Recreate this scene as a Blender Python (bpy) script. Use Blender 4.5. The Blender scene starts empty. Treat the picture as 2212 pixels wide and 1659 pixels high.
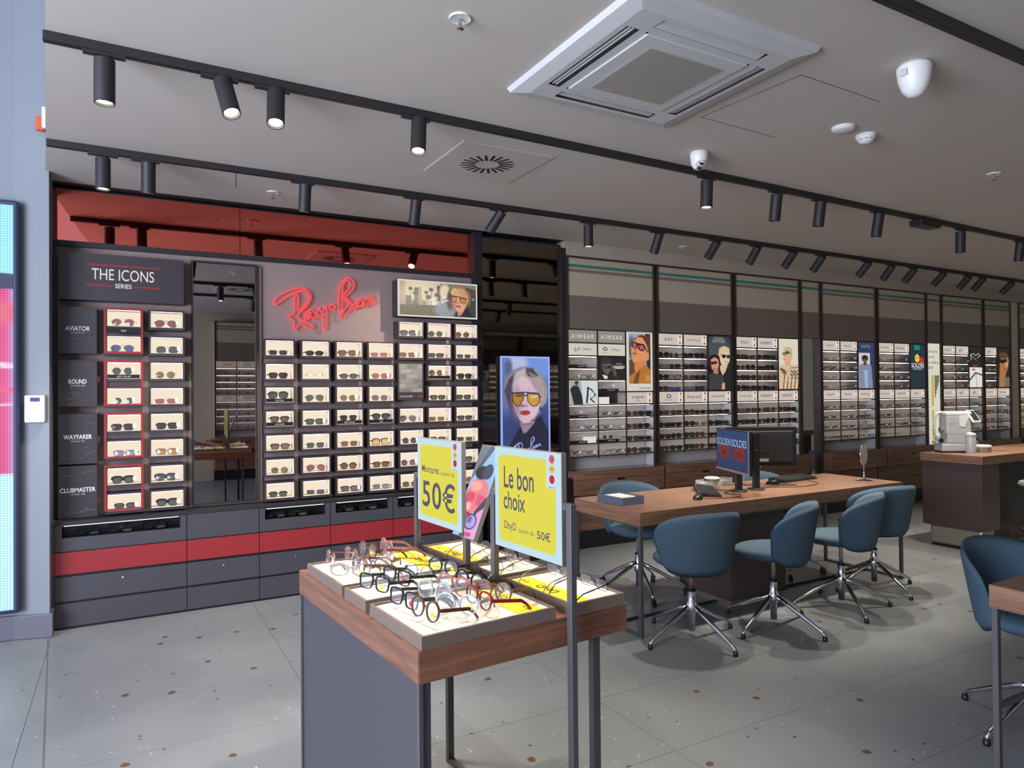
import bpy, math, random
import numpy as np
from mathutils import Matrix, Vector
R = math.radians
random.seed(7)
SC = bpy.context.scene
COL = SC.collection
# ------------------------------------------------------------------ camera
cam_d = bpy.data.cameras.new('camera')
cam_d.sensor_fit = 'HORIZONTAL'; cam_d.sensor_width = 36.0
cam_d.lens = 36.0 * 1500.0 / 2212.0
cam_d.clip_start = 0.05
cam = bpy.data.objects.new('camera', cam_d); COL.objects.link(cam)
_d = np.array([.009, 1, -.011]); _d /= np.linalg.norm(_d)
_x = np.array([2694., -7.5, 1500.]); _x -= _d * (_x @ _d); _x /= np.linalg.norm(_x)
_y = np.cross(-_d, _x)
_W = np.stack([_x, _y, -_d])                       # world <- photo axes (right, down, forward)
_m = Matrix(((_W[0][0], -_W[0][1], -_W[0][2], 0), (_W[1][0], -_W[1][1], -_W[1][2], 0), (_W[2][0], -_W[2][1], -_W[2][2], 1.5), (0, 0, 0, 1)))
cam.matrix_world = _m
SC.camera = cam
# ------------------------------------------------------------------ world, big lights, exposure
SC.view_settings.view_transform = 'Standard'
SC.view_settings.look = 'None'
SC.view_settings.exposure = 0.0
SC.view_settings.gamma = 1.0
SC.view_settings.use_curve_mapping = False
SC.cycles.use_denoising = True
SC.cycles.max_bounces = 7
SC.cycles.diffuse_bounces = 3
SC.cycles.glossy_bounces = 5
SC.cycles.transmission_bounces = 4
SC.cycles.transparent_max_bounces = 8
SC.cycles.caustics_reflective = False
SC.cycles.caustics_refractive = False
SC.cycles.sample_clamp_indirect = 4.0
world = bpy.data.worlds.new('mall_ambience'); SC.world = world
world.use_nodes = True
bg = world.node_tree.nodes['Background']
bg.inputs[0].default_value = (0.48, 0.58, 0.80, 1); bg.inputs[1].default_value = 1.25

def area(name, loc, aim, sx, sy, power, color):
    l = bpy.data.lights.new(name, 'AREA'); l.shape = 'RECTANGLE'; l.size = sx; l.size_y = sy
    l.energy = power; l.color = color
    o = bpy.data.objects.new(name, l); COL.objects.link(o); o.location = loc
    o.rotation_euler = (Vector(aim) - Vector(loc)).to_track_quat('-Z', 'Y').to_euler()
    return o
# daylight-coloured light of the mall concourse, outside the open shop front on the left
area('mall_concourse_light', (-3.6, 0.6, 1.7), (2.0, 2.8, 1.6), 3.5, 2.6, 580, (0.76, 0.82, 1.0))

# ------------------------------------------------------------------ helpers
def lin(c):
    return tuple(((v/255.)/12.92 if v/255. <= .04045 else ((v/255.+.055)/1.055)**2.4) for v in c)
def kid(o, parent):
    if parent is not None: o.parent = parent
    return o
def empty(name, loc=(0,0,0), rz=0.0, parent=None):
    o = bpy.data.objects.new(name, None); COL.objects.link(o); o.location = loc; o.rotation_euler = (0,0,rz)
    o.empty_display_size = .05
    return kid(o, parent)
def tag(o, label=None, cat=None, group=None, kind=None):
    if label: o['label'] = label
    if cat: o['category'] = cat
    if group: o['group'] = group
    if kind: o['kind'] = kind
    return o
def thing(name, label, cat, loc=(0,0,0), rz=0.0, group=None):
    return tag(empty(name, loc, rz), label, cat, group)

MATS = {}
def mat(name, color=(128,128,128), rough=.5, metal=0.0, emit=0.0, ecol=None, noise=0, nscale=20, spec=.5, bump=0, alpha=1.0, trans=0.0, coat=0.0):
    if name in MATS: return MATS[name]
    m = bpy.data.materials.new(name); m.use_nodes = True
    nt = m.node_tree; b = nt.nodes['Principled BSDF']
    c = lin(color)
    b.inputs['Base Color'].default_value = (*c, 1); b.inputs['Roughness'].default_value = rough
    b.inputs['Metallic'].default_value = metal; b.inputs['Specular IOR Level'].default_value = spec
    b.inputs['Coat Weight'].default_value = coat
    if trans: b.inputs['Transmission Weight'].default_value = trans
    if alpha < 1: b.inputs['Alpha'].default_value = alpha
    if emit:
        b.inputs['Emission Color'].default_value = (*lin(ecol or color), 1); b.inputs['Emission Strength'].default_value = emit
    if noise or bump:
        tc = nt.nodes.new('ShaderNodeTexCoord'); n = nt.nodes.new('ShaderNodeTexNoise'); n.inputs['Scale'].default_value = nscale
        n.inputs['Detail'].default_value = 4
        nt.links.new(tc.outputs['Object'], n.inputs['Vector'])
        if noise:
            mx = nt.nodes.new('ShaderNodeMix'); mx.data_type = 'RGBA'
            mx.inputs[6].default_value = (*[v*(1-noise) for v in c], 1); mx.inputs[7].default_value = (*[min(1, v*(1+noise)) for v in c], 1)
            nt.links.new(n.outputs[0], mx.inputs[0]); nt.links.new(mx.outputs[2], b.inputs['Base Color'])
        if bump:
            bp = nt.nodes.new('ShaderNodeBump'); bp.inputs['Strength'].default_value = bump; bp.inputs['Distance'].default_value = .002
            nt.links.new(n.outputs[0], bp.inputs['Height']); nt.links.new(bp.outputs[0], b.inputs['Normal'])
    MATS[name] = m
    return m
def glow(name, color, strength=1.0):
    if name in MATS: return MATS[name]
    m = bpy.data.materials.new(name); m.use_nodes = True; nt = m.node_tree
    nt.nodes.remove(nt.nodes['Principled BSDF'])
    e = nt.nodes.new('ShaderNodeEmission'); e.inputs[0].default_value = (*lin(color), 1); e.inputs[1].default_value = strength
    nt.links.new(e.outputs[0], nt.nodes['Material Output'].inputs[0]); MATS[name] = m
    return m
def wood(name, a, b_, axis='X', rough=.42, scale=1.0):
    if name in MATS: return MATS[name]
    m = bpy.data.materials.new(name); m.use_nodes = True; nt = m.node_tree; b = nt.nodes['Principled BSDF']
    tc = nt.nodes.new('ShaderNodeTexCoord'); mp = nt.nodes.new('ShaderNodeMapping')
    s = [22*scale]*3; s['XYZ'.index(axis)] = 1.3*scale; mp.inputs['Scale'].default_value = s
    n1 = nt.nodes.new('ShaderNodeTexNoise'); n1.inputs['Scale'].default_value = 2.2; n1.inputs['Detail'].default_value = 6; n1.inputs['Distortion'].default_value = .6
    n2 = nt.nodes.new('ShaderNodeTexNoise'); n2.inputs['Scale'].default_value = 14; n2.inputs['Detail'].default_value = 3
    cr = nt.nodes.new('ShaderNodeValToRGB'); e = cr.color_ramp.elements
    e[0].position = .3; e[0].color = (*lin(b_), 1); e[1].position = .72; e[1].color = (*lin(a), 1)
    mx = nt.nodes.new('ShaderNodeMix'); mx.data_type = 'RGBA'; mx.blend_type = 'MULTIPLY'; mx.inputs[0].default_value = .35
    nt.links.new(tc.outputs['Object'], mp.inputs[0]); nt.links.new(mp.outputs[0], n1.inputs['Vector']); nt.links.new(mp.outputs[0], n2.inputs['Vector'])
    nt.links.new(n1.outputs[0], cr.inputs[0]); nt.links.new(cr.outputs[0], mx.inputs[6]); nt.links.new(n2.outputs[0], mx.inputs[7])
    nt.links.new(mx.outputs[2], b.inputs['Base Color']); b.inputs['Roughness'].default_value = rough
    MATS[name] = m
    return m
def vcol(name, emit=0.0, rough=.45, dots=0):
    """material that prints or shows the picture stored per vertex of a flat poster or screen"""
    if name in MATS: return MATS[name]
    m = bpy.data.materials.new(name); m.use_nodes = True; nt = m.node_tree; b = nt.nodes['Principled BSDF']
    a = nt.nodes.new('ShaderNodeAttribute'); a.attribute_name = 'Col'
    src = a.outputs['Color']
    if dots:
        tc = nt.nodes.new('ShaderNodeTexCoord'); v = nt.nodes.new('ShaderNodeTexVoronoi'); v.inputs['Scale'].default_value = dots
        v.inputs['Randomness'].default_value = 0.0
        nt.links.new(tc.outputs['Object'], v.inputs['Vector'])
        cr = nt.nodes.new('ShaderNodeValToRGB'); cr.color_ramp.elements[0].position = .25; cr.color_ramp.elements[0].color = (1.15,1.15,1.15,1)
        cr.color_ramp.elements[1].position = .62; cr.color_ramp.elements[1].color = (.35,.45,.62,1)
        nt.links.new(v.outputs['Distance'], cr.inputs[0])
        mx = nt.nodes.new('ShaderNodeMix'); mx.data_type = 'RGBA'; mx.blend_type = 'MULTIPLY'; mx.inputs[0].default_value = 1
        nt.links.new(src, mx.inputs[6]); nt.links.new(cr.outputs[0], mx.inputs[7]); src = mx.outputs[2]
    if emit:
        b.inputs['Base Color'].default_value = (.01,.01,.01,1)
        nt.links.new(src, b.inputs['Emission Color']); b.inputs['Emission Strength'].default_value = emit
    else:
        nt.links.new(src, b.inputs['Base Color'])
    b.inputs['Roughness'].default_value = rough
    MATS[name] = m
    return m

class MB:
    def __init__(s): s.v = []; s.f = []; s.m = []; s.cur = 0
    def mi(s, i): s.cur = i; return s
    def add(s, vs, fs):
        o = len(s.v); s.v += [tuple(p) for p in vs]; s.f += [tuple(i+o for i in f) for f in fs]; s.m += [s.cur]*len(fs); return s
    def box(s, x0, y0, z0, x1, y1, z1):
        x0, x1 = min(x0,x1), max(x0,x1); y0, y1 = min(y0,y1), max(y0,y1); z0, z1 = min(z0,z1), max(z0,z1)
        return s.add([(x0,y0,z0),(x1,y0,z0),(x1,y1,z0),(x0,y1,z0),(x0,y0,z1),(x1,y0,z1),(x1,y1,z1),(x0,y1,z1)],
                     [(0,3,2,1),(4,5,6,7),(0,1,5,4),(1,2,6,5),(2,3,7,6),(3,0,4,7)])
    def tube(s, pts, r, n=8, closed=False, r2=None):
        pts = [Vector(p) for p in pts]; k = len(pts); rings = []
        up = None
        for i, p in enumerate(pts):
            if closed: t = (pts[(i+1) % k] - pts[i-1])
            else: t = (pts[min(i+1, k-1)] - pts[max(i-1, 0)])
            t.normalize()
            if up is None:
                up = Vector((0,0,1)) if abs(t.z) < .9 else Vector((1,0,0))
            a = up - t*up.dot(t)
            if a.length < 1e-4: a = Vector((0,1,0)) - t*t.y
            a.normalize(); up = a; b = t.cross(a)
            rr = r if r2 is None else r + (r2-r)*i/(k-1)
            rings.append([p + a*rr*math.cos(2*math.pi*j/n) + b*rr*math.sin(2*math.pi*j/n) for j in range(n)])
        vs = [q for ring in rings for q in ring]; fs = []
        for i in range(k if closed else k-1):
            i2 = (i+1) % k
            for j in range(n): fs.append((i*n+j, i*n+(j+1) % n, i2*n+(j+1) % n, i2*n+j))
        if not closed: fs.append(tuple(reversed(range(n)))); fs.append(tuple(range((k-1)*n, k*n)))
        return s.add(vs, fs)
    def cyl(s, p0, p1, r, r2=None, n=16): return s.tube([p0, p1], r, n, r2=r if r2 is None else r2)
    def lathe(s, prof, n=20, c=(0,0,0)):
        vs = []; fs = []
        for r, z in prof: vs += [(c[0]+r*math.cos(2*math.pi*j/n), c[1]+r*math.sin(2*math.pi*j/n), c[2]+z) for j in range(n)]
        for i in range(len(prof)-1):
            for j in range(n): fs.append((i*n+j, i*n+(j+1) % n, (i+1)*n+(j+1) % n, (i+1)*n+j))
        fs.append(tuple(reversed(range(n)))); fs.append(tuple(range((len(prof)-1)*n, len(prof)*n)))
        return s.add(vs, fs)
    def prism(s, poly, y0, y1):
        """polygon given in (x, z), extruded from y0 (front) to y1"""
        n = len(poly)
        vs = [(x, y0, z) for x, z in poly] + [(x, y1, z) for x, z in poly]
        return s.add(vs, [tuple(range(n)), tuple(reversed(range(n, 2*n)))] + [(i, n+i, n+(i+1) % n, (i+1) % n) for i in range(n)])
    def prismz(s, poly, z0, z1):
        n = len(poly)
        vs = [(x, y, z0) for x, y in poly] + [(x, y, z1) for x, y in poly]
        return s.add(vs, [tuple(reversed(range(n))), tuple(range(n, 2*n))] + [(i, (i+1) % n, n+(i+1) % n, n+i) for i in range(n)])
    def frame(s, x0, z0, x1, z1, t, y0, y1):
        s.box(x0, y0, z0, x1, y1, z0+t); s.box(x0, y0, z1-t, x1, y1, z1)
        s.box(x0, y0, z0+t, x0+t, y1, z1-t); return s.box(x1-t, y0, z0+t, x1, y1, z1-t)
    def mesh(s, name, mats, smooth=False):
        me = bpy.data.meshes.new(name); me.from_pydata(s.v, [], s.f)
        for m in (mats if isinstance(mats, (list, tuple)) else [mats]): me.materials.append(m)
        me.polygons.foreach_set('material_index', s.m)
        if smooth: me.polygons.foreach_set('use_smooth', [True]*len(s.f))
        me.update(); return me
    def build(s, name, mats, parent=None, smooth=False, bevel=0, loc=None):
        me = s.mesh(name, mats, smooth)
        o = bpy.data.objects.new(name, me); COL.objects.link(o)
        if smooth == 'auto':
            me.polygons.foreach_set('use_smooth', [True]*len(s.f))
        if bevel:
            b = o.modifiers.new('edge', 'BEVEL'); b.width = bevel; b.segments = 2; b.limit_method = 'ANGLE'
        if loc: o.location = loc
        return kid(o, parent)
def autosmooth(o, ang=40):
    me = o.data
    me.polygons.foreach_set('use_smooth', [True]*len(me.polygons))
    try: me.set_sharp_from_angle(angle=R(ang))
    except Exception: pass
    return o
def inst(name, me, parent=None, loc=(0,0,0), rot=(0,0,0), sc=None):
    o = bpy.data.objects.new(name, me); COL.objects.link(o); o.location = loc; o.rotation_euler = rot
    if sc: o.scale = sc
    return kid(o, parent)
def bx(name, dims, m, parent=None, bevel=0): return MB().box(*dims).build(name, m, parent, bevel=bevel)

TXT = {}
def text_mesh(string, w, h, bold=0.0, m=None, extrude=.0004, spacing=1.0):
    bold = min(bold, .012)
    """flat lettering fitted into w x h, centred, in the local XZ plane facing -Y"""
    cu = bpy.data.curves.new('lettering', 'FONT'); cu.body = string; cu.resolution_u = 7 if h and h > .04 else 3; cu.offset = bold; cu.space_character = spacing
    cu.fill_mode = 'FRONT'
    o = bpy.data.objects.new('lettering', cu)
    me = bpy.data.meshes.new_from_object(o); bpy.data.objects.remove(o); bpy.data.curves.remove(cu)
    n = len(me.vertices); a = np.empty(n*3, np.float32); me.vertices.foreach_get('co', a); a = a.reshape(-1, 3)
    lo = a.min(0); hi = a.max(0); c = (lo+hi)/2
    out = np.zeros_like(a)
    out[:, 0] = (a[:, 0]-c[0]) * (w/(hi[0]-lo[0])); out[:, 2] = (a[:, 1]-c[1]) * (h/(hi[1]-lo[1]) if h else w/(hi[0]-lo[0]))
    me.vertices.foreach_set('co', out.ravel())
    me.materials.clear(); me.materials.append(m); me.update()
    return me
def text(string, x, y, z, w, h, m, parent, name='lettering', bold=0.0, spacing=1.0, rot=(0,0,0)):
    me = text_mesh(string, w, h, bold, m, spacing=spacing)
    return inst(name, me, parent, (x, y, z), rot)

# ------------------------------------------------------------------ picture painter (flat prints and screens)
class Pic:
    """paints a flat picture; drawing coordinates are those of `box` = (x0, y0, x1, y1), y downwards"""
    def __init__(s, w, h, box, cell, bgcol):
        s.w, s.h = w, h; s.nx = max(2, int(w/cell)); s.ny = max(2, int(h/cell))
        xs = np.linspace(box[0], box[2], s.nx); ys = np.linspace(box[1], box[3], s.ny)
        s.X, s.Y = np.meshgrid(xs, ys); s.c = np.zeros((s.ny, s.nx, 3)); s.c[:] = bgcol
        s.px = (box[2]-box[0])/s.nx
    def mix(s, d, col, soft, a=1.0):
        soft = max(soft, s.px)
        k = np.clip(.5 - d/soft, 0, 1)[..., None]*a
        s.c = s.c*(1-k) + np.array(col, float)*k; return s
    def ell(s, cx, cy, rx, ry, col, soft=1, rot=0, a=1.0):
        c, n = math.cos(R(rot)), math.sin(R(rot)); dx, dy = s.X-cx, s.Y-cy
        u = (dx*c+dy*n)/rx; v = (-dx*n+dy*c)/ry; q = np.sqrt(u*u+v*v)
        return s.mix((q-1)*min(rx, ry), col, soft, a)
    def sdf(s, P):
        P = np.array(P, float); Q = np.roll(P, -1, 0); d = np.full(s.X.shape, 1e9); ins = np.zeros(s.X.shape, bool)
        for (ax, ay), (bx_, by) in zip(P, Q):
            ex, ey = bx_-ax, by-ay; L = ex*ex+ey*ey+1e-9
            t = np.clip(((s.X-ax)*ex+(s.Y-ay)*ey)/L, 0, 1)
            d = np.minimum(d, (s.X-ax-t*ex)**2+(s.Y-ay-t*ey)**2)
            if abs(ey) > 1e-9:
                ins ^= ((ay > s.Y) != (by > s.Y)) & (s.X < ex*(s.Y-ay)/ey+ax)
        d = np.sqrt(d); return np.where(ins, -d, d)
    def poly(s, P, col, soft=1, a=1.0): return s.mix(s.sdf(P), col, soft, a)
    def line(s, P, wd, col, soft=1, a=1.0):
        d = np.full(s.X.shape, 1e9)
        for (ax, ay), (bx_, by) in zip(P[:-1], P[1:]):
            ex, ey = bx_-ax, by-ay; L = ex*ex+ey*ey+1e-9; t = np.clip(((s.X-ax)*ex+(s.Y-ay)*ey)/L, 0, 1)
            d = np.minimum(d, (s.X-ax-t*ex)**2+(s.Y-ay-t*ey)**2)
        return s.mix(np.sqrt(d)-wd/2, col, soft, a)
    def speck(s, x0, y0, x1, y1, cols, a=.6, grain=1):
        k = ((s.X > x0) & (s.X < x1) & (s.Y > y0) & (s.Y < y1))[..., None]
        rs = np.random.RandomState(5)
        g = rs.rand(s.ny//grain+1, s.nx//grain+1); g = np.kron(g, np.ones((grain, grain)))[:s.ny, :s.nx, None]
        c = np.array(cols[0])*(1-g) + np.array(cols[1])*g
        s.c = np.where(k, s.c*(1-a)+c*a, s.c); return s
    def build(s, name, m, parent, loc=(0,0,0), rot=(0,0,0)):
        xs = np.linspace(-s.w/2, s.w/2, s.nx); zs = np.linspace(s.h/2, -s.h/2, s.ny)
        X, Z = np.meshgrid(xs, zs); v = np.stack([X, np.zeros_like(X), Z], -1).reshape(-1, 3)
        i = np.arange(s.nx*s.ny).reshape(s.ny, s.nx)
        f = np.stack([i[:-1, :-1], i[1:, :-1], i[1:, 1:], i[:-1, 1:]], -1).reshape(-1, 4)
        me = bpy.data.meshes.new(name); me.vertices.add(len(v)); me.vertices.foreach_set('co', v.ravel().astype(np.float32))
        me.loops.add(f.size); me.loops.foreach_set('vertex_index', f.ravel().astype(np.int32))
        me.polygons.add(len(f)); me.polygons.foreach_set('loop_start', (np.arange(len(f))*4).astype(np.int32))
        me.polygons.foreach_set('loop_total', np.full(len(f), 4, np.int32))
        me.update(); me.validate()
        at = me.color_attributes.new('Col', 'FLOAT_COLOR', 'POINT')
        c = np.clip(s.c, 0, 255)/255.; c = np.where(c <= .04045, c/12.92, ((c+.055)/1.055)**2.4)
        at.data.foreach_set('color', np.concatenate([c, np.ones(c.shape[:2]+(1,))], -1).reshape(-1).astype(np.float32))
        me.materials.append(m)
        return inst(name, me, parent, loc, rot)

# outlines of the script sign, traced as closed loops in millimetres
LOGO = {'R':[(12,183),(4,199),(8,223),(28,248),(62,270),(121,301),(168,318),(207,325),(239,321),(267,302),(283,271),(278,234),(254,192),(222,158),(190,134),(179,115),(182,95),(198,86),(229,69),(261,56),(289,45),(297,31),(289,16),(273,14),(237,29),(206,46),(190,53),(182,45),(178,22),(166,4),(154,3),(148,21),(152,50),(149,72),(135,81),(110,90),(108,100),(127,113),(147,120),(153,138),(153,195),(153,247),(156,263),(171,276),(184,273),(185,245),(181,196),(179,164),(188,152),(206,161),(238,199),(258,233),(262,261),(253,289),(227,302),(199,298),(160,284),(120,261),(81,235),(47,211),(23,188)],'ay':[(230,101),(233,81),(249,78),(269,99),(284,108),(294,96),(310,93),(326,118),(334,120),(342,108),(358,109),(371,126),(375,104),(374,63),(374,18),(382,3),(396,6),(401,18),(401,84),(401,167),(400,191),(391,195),(383,182),(375,157),(363,144),(352,160),(348,176),(338,178),(332,155),(324,132),(314,134),(306,150),(294,163),(278,161),(254,147),(238,130)],'ai':[(252,104),(256,123),(270,138),(282,138),(278,120),(262,105)],'dot':[(419,182),(424,199),(441,210),(457,209),(470,197),(466,180),(449,169),(428,170)],'B':[(501,157),(494,171),(497,255),(499,317),(508,359),(525,394),(550,420),(580,431),(610,420),(624,392),(620,354),(596,319),(558,287),(554,272),(579,251),(604,223),(604,194),(587,168),(557,133),(536,103),(523,96),(511,110),(511,135),(532,161),(566,200),(574,221),(566,242),(541,265),(537,286),(558,316),(588,356),(592,386),(584,406),(567,413),(546,397),(533,365),(529,319),(526,256),(526,181),(515,158)],'an':[(612,202),(619,182),(634,182),(655,205),(670,214),(685,198),(698,207),(709,224),(724,212),(733,217),(746,239),(757,252),(768,236),(781,224),(798,229),(812,243),(807,251),(790,252),(781,271),(775,294),(764,293),(755,269),(744,258),(738,281),(729,287),(718,267),(707,237),(694,232),(690,257),(681,271),(660,264),(634,245),(617,224)],'ni':[(636,212),(643,233),(658,247),(662,239),(651,217),(638,206)]}
def smooth_loop(P, k=2):
    for _ in range(k):
        Q = []
        for i in range(len(P)):
            a, b = P[i], P[(i+1) % len(P)]
            Q += [(a[0]*.75+b[0]*.25, a[1]*.75+b[1]*.25), (a[0]*.25+b[0]*.75, a[1]*.25+b[1]*.75)]
        P = Q
    return P
def pic_logo(p, x, y, w, h, col, keys=('R','ay','dot','B','an')):
    """script logo filled in, on a print; x, y is its top left corner"""
    for k in keys: p.poly([(x+a/815*w, y+h-(b/435)*h) for a, b in LOGO[k]], col, p.px)
def logo_mesh(w, h, m, name='script_logo', keys=('R','ay','dot','B','an')):
    b = MB()
    cu = bpy.data.curves.new('logo', 'CURVE'); cu.dimensions = '2D'; cu.fill_mode = 'BOTH'; cu.extrude = .0003
    for k in keys:
        sp = cu.splines.new('POLY'); P = LOGO[k]; sp.points.add(len(P)-1); sp.use_cyclic_u = True
        for q, (a, c) in zip(sp.points, P): q.co = (a/815*w-w/2, c/435*h-h/2, 0, 1)
    o = bpy.data.objects.new('logo', cu); me = bpy.data.meshes.new_from_object(o); bpy.data.objects.remove(o)
    a = np.empty(len(me.vertices)*3, np.float32); me.vertices.foreach_get('co', a); a = a.reshape(-1, 3); a[:, 2], a[:, 1] = a[:, 1].copy(), -a[:, 2]
    me.vertices.foreach_set('co', a.ravel()); me.materials.clear(); me.materials.append(m); me.update()
    return me
# ------------------------------------------------------------------ materials
M_CEIL = mat('ceiling_paint', (196,188,178), .85)
M_WALLP = mat('pale_paint', (126,130,136), .7)
M_BEIGE = mat('beige_panel', (182,170,146), .55)
M_TAUPE = mat('taupe_panel', (120,109,98), .5)
M_BRONZE = mat('bronze_metal', (70,56,48), .45, metal=.3)
M_BLACK = mat('black_metal', (34,32,34), .5)
M_DKGREY = mat('charcoal_laminate', (62,60,66), .55)
M_SLATE = mat('slate_wall_cloth', (142,122,116), .8, noise=.08, nscale=60)
M_BOX = mat('black_box_lacquer', (54,47,51), .45)
M_RED = mat('red_lacquer', (142,40,44), .35)
M_REDMIR = mat('red_mirror_glass', (236,118,104), .03, metal=1.0)
M_MIR = mat('smoked_mirror', (150,144,146), .015, metal=1.0)
M_MIR2 = mat('bronze_smoked_mirror', (128,118,104), .02, metal=1.0)
M_MIRC = mat('clear_mirror', (190,192,190), .01, metal=1.0)
M_CHROME = mat('polished_chrome', (215,218,222), .12, metal=1.0)
M_STEEL = mat('brushed_steel', (170,162,150), .35, metal=.8)
M_LEG = mat('grey_steel_frame', (92,90,92), .42, metal=.5)
M_WALNUT = wood('walnut', (148,98,70), (98,62,46))
M_WALNUTL = wood('walnut_top', (156,116,90), (118,84,64), rough=.36)
M_WALNUTY = wood('walnut_cross', (140,96,74), (98,66,52), axis='Y')
M_WALNUTLY = wood('walnut_top_cross', (156,116,90), (118,84,64), axis='Y', rough=.36)
M_WOODDK = wood('dark_walnut', (158,112,86), (112,78,62))
M_BROWNLAM = mat('brown_laminate', (70,56,54), .5)
M_TEAL = mat('teal_upholstery', (60,82,97), .92, noise=.06, nscale=200, bump=.2)
M_CREAM = glow('lit_cream_back', (250,232,208), .98)
M_LEDW = glow('white_led_strip', (255,240,222), 10.0)
M_LEDC = glow('cool_led_strip', (250,250,255), 3.0)
M_LEDL = glow('low_led_strip', (255,240,224), 9.0)
M_SHELFBACK = mat('shelf_back', (196,190,186), .5)
M_SHELFTOP = mat('shelf_top', (232,222,212), .4)
M_WHITE = mat('white_plastic', (225,224,220), .4)
M_WHITEM = mat('white_satin_metal', (196,196,194), .45)
M_BLKPL = mat('black_plastic', (22,22,24), .4)
M_GLASS = mat('clear_acrylic', (235,240,240), .04, alpha=.22)
INK = mat('black_ink', (40,38,42), .6)
INKW = glow('white_lit_lettering', (235,230,228), .95)

# ------------------------------------------------------------------ floor of large terrazzo tiles
def floor_material():
    m = bpy.data.materials.new('terrazzo_porcelain'); m.use_nodes = True; nt = m.node_tree; b = nt.nodes['Principled BSDF']
    N = nt.nodes.new; Lk = nt.links.new
    g = N('ShaderNodeNewGeometry')
    n = N('ShaderNodeTexNoise'); n.inputs['Scale'].default_value = 1.3; n.inputs['Detail'].default_value = 8; Lk(g.outputs['Position'], n.inputs['Vector'])
    cr = N('ShaderNodeValToRGB'); e = cr.color_ramp.elements
    e[0].position = .3; e[0].color = (*lin((110,114,118)), 1); e[1].position = .7; e[1].color = (*lin((128,131,133)), 1); Lk(n.outputs[0], cr.inputs[0])
    cur = cr.outputs[0]
    def chips(scale, keep, size, color, seed, warp):
        nonlocal cur
        mp = N('ShaderNodeMapping'); mp.inputs['Location'].default_value = (seed, seed*1.7, 0); Lk(g.outputs['Position'], mp.inputs[0])
        w = N('ShaderNodeTexNoise'); w.inputs['Scale'].default_value = scale*3; Lk(mp.outputs[0], w.inputs['Vector'])
        ad = N('ShaderNodeMix'); ad.data_type = 'VECTOR'; ad.inputs[0].default_value = warp; Lk(mp.outputs[0], ad.inputs[4]); Lk(w.outputs['Color'], ad.inputs[5])
        v = N('ShaderNodeTexVoronoi'); v.voronoi_dimensions = '2D'; v.inputs['Scale'].default_value = scale; Lk(ad.outputs[1], v.inputs['Vector'])
        sp = N('ShaderNodeSeparateColor'); Lk(v.outputs['Color'], sp.inputs[0])
        a = N('ShaderNodeMath'); a.operation = 'LESS_THAN'; a.inputs[1].default_value = keep; Lk(sp.outputs[0], a.inputs[0])
        d = N('ShaderNodeMath'); d.operation = 'LESS_THAN'; d.inputs[1].default_value = size; Lk(v.outputs['Distance'], d.inputs[0])
        k = N('ShaderNodeMath'); k.operation = 'MULTIPLY'; Lk(a.outputs[0], k.inputs[0]); Lk(d.outputs[0], k.inputs[1])
        mx = N('ShaderNodeMix'); mx.data_type = 'RGBA'; mx.inputs[7].default_value = (*lin(color), 1)
        Lk(k.outputs[0], mx.inputs[0]); Lk(cur, mx.inputs[6]); cur = mx.outputs[2]
    chips(5.0, .13, .085, (92,68,56), 3.1, .03)
    chips(14, .06, .075, (168,170,168), 7.7, .02)
    chips(12, .06, .08, (68,64,62), 1.3, .02)
    chips(30, .02, .13, (160,162,160), 5.2, .01)
    Lk(cur, b.inputs['Base Color']); b.inputs['Roughness'].default_value = .36
    n2 = N('ShaderNodeTexNoise'); n2.inputs['Scale'].default_value = 6; Lk(g.outputs['Position'], n2.inputs['Vector'])
    mr = N('ShaderNodeMapRange'); mr.inputs[3].default_value = .28; mr.inputs[4].default_value = .48; Lk(n2.outputs[0], mr.inputs[0]); Lk(mr.outputs[0], b.inputs['Roughness'])
    return m
M_FLOOR = floor_material()
M_GROUT = mat('dark_grout', (70,68,66), .9)
floor = tag(MB().box(-5, -2.3, -.12, 14, 6.2, -.004).build('floor', M_GROUT), kind='structure')
tw, td, gp = 1.2, .555, .0022
tile_me = MB().box(gp/2, gp/2, -.004, tw-gp/2, td-gp/2, 0).mesh('floor_tile', M_FLOOR)
for i in range(-5, 11):
    for j in range(-8, 7):
        inst('floor_tile', tile_me, floor, (.795+tw*i, 2.215+td*j, 0))
sl = MB().add([(-.435,5.3,.0004),(-.427,5.3,.0004),(.113,-2.2,.0004),(.105,-2.2,.0004)], [(0,1,2,3)])
sl.build('threshold_joint', mat('threshold_metal', (96,92,86), .5), floor)

# ------------------------------------------------------------------ ceiling and walls
CH = 2.91
ceil = tag(MB().prismz([(-.452,5.42),(.19,-2.3),(14,-2.3),(14,5.42)], CH, CH+.25).build('ceiling', M_CEIL), kind='structure')
tag(MB().box(-.45, 5.6, 0, 14, 5.8, 3.2).build('wall_back', mat('back_wall_paint', (120,112,104), .7)), kind='structure')
tag(MB().box(3.6, 5.425, 2.776, 14, 5.6, CH).build('trim_5', mat('bulkhead_paint', (172,160,144), .85)), kind='structure')
tag(MB().box(-.45, 5.42, CH-.002, 3.6, 5.6, CH+.06).build('trim_1', M_BLACK), kind='structure')
tag(MB().box(.15, -2.5, 0, 14, -2.3, 3.2).build('wall_front', M_BEIGE), kind='structure')
tag(MB().box(13.15, .25, 0, 13.4, .85, CH).build('trim_6', mat('far_column_paint', (214,206,186), .7)), kind='structure')
tag(MB().box(13.14, .24, 0, 13.4, .86, .15).build('baseboard_right', M_BLACK), kind='structure')
tag(MB().box(13.4, -2.3, 0, 13.6, 5.6, 3.2).build('wall_right', M_BEIGE), kind='structure')
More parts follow.
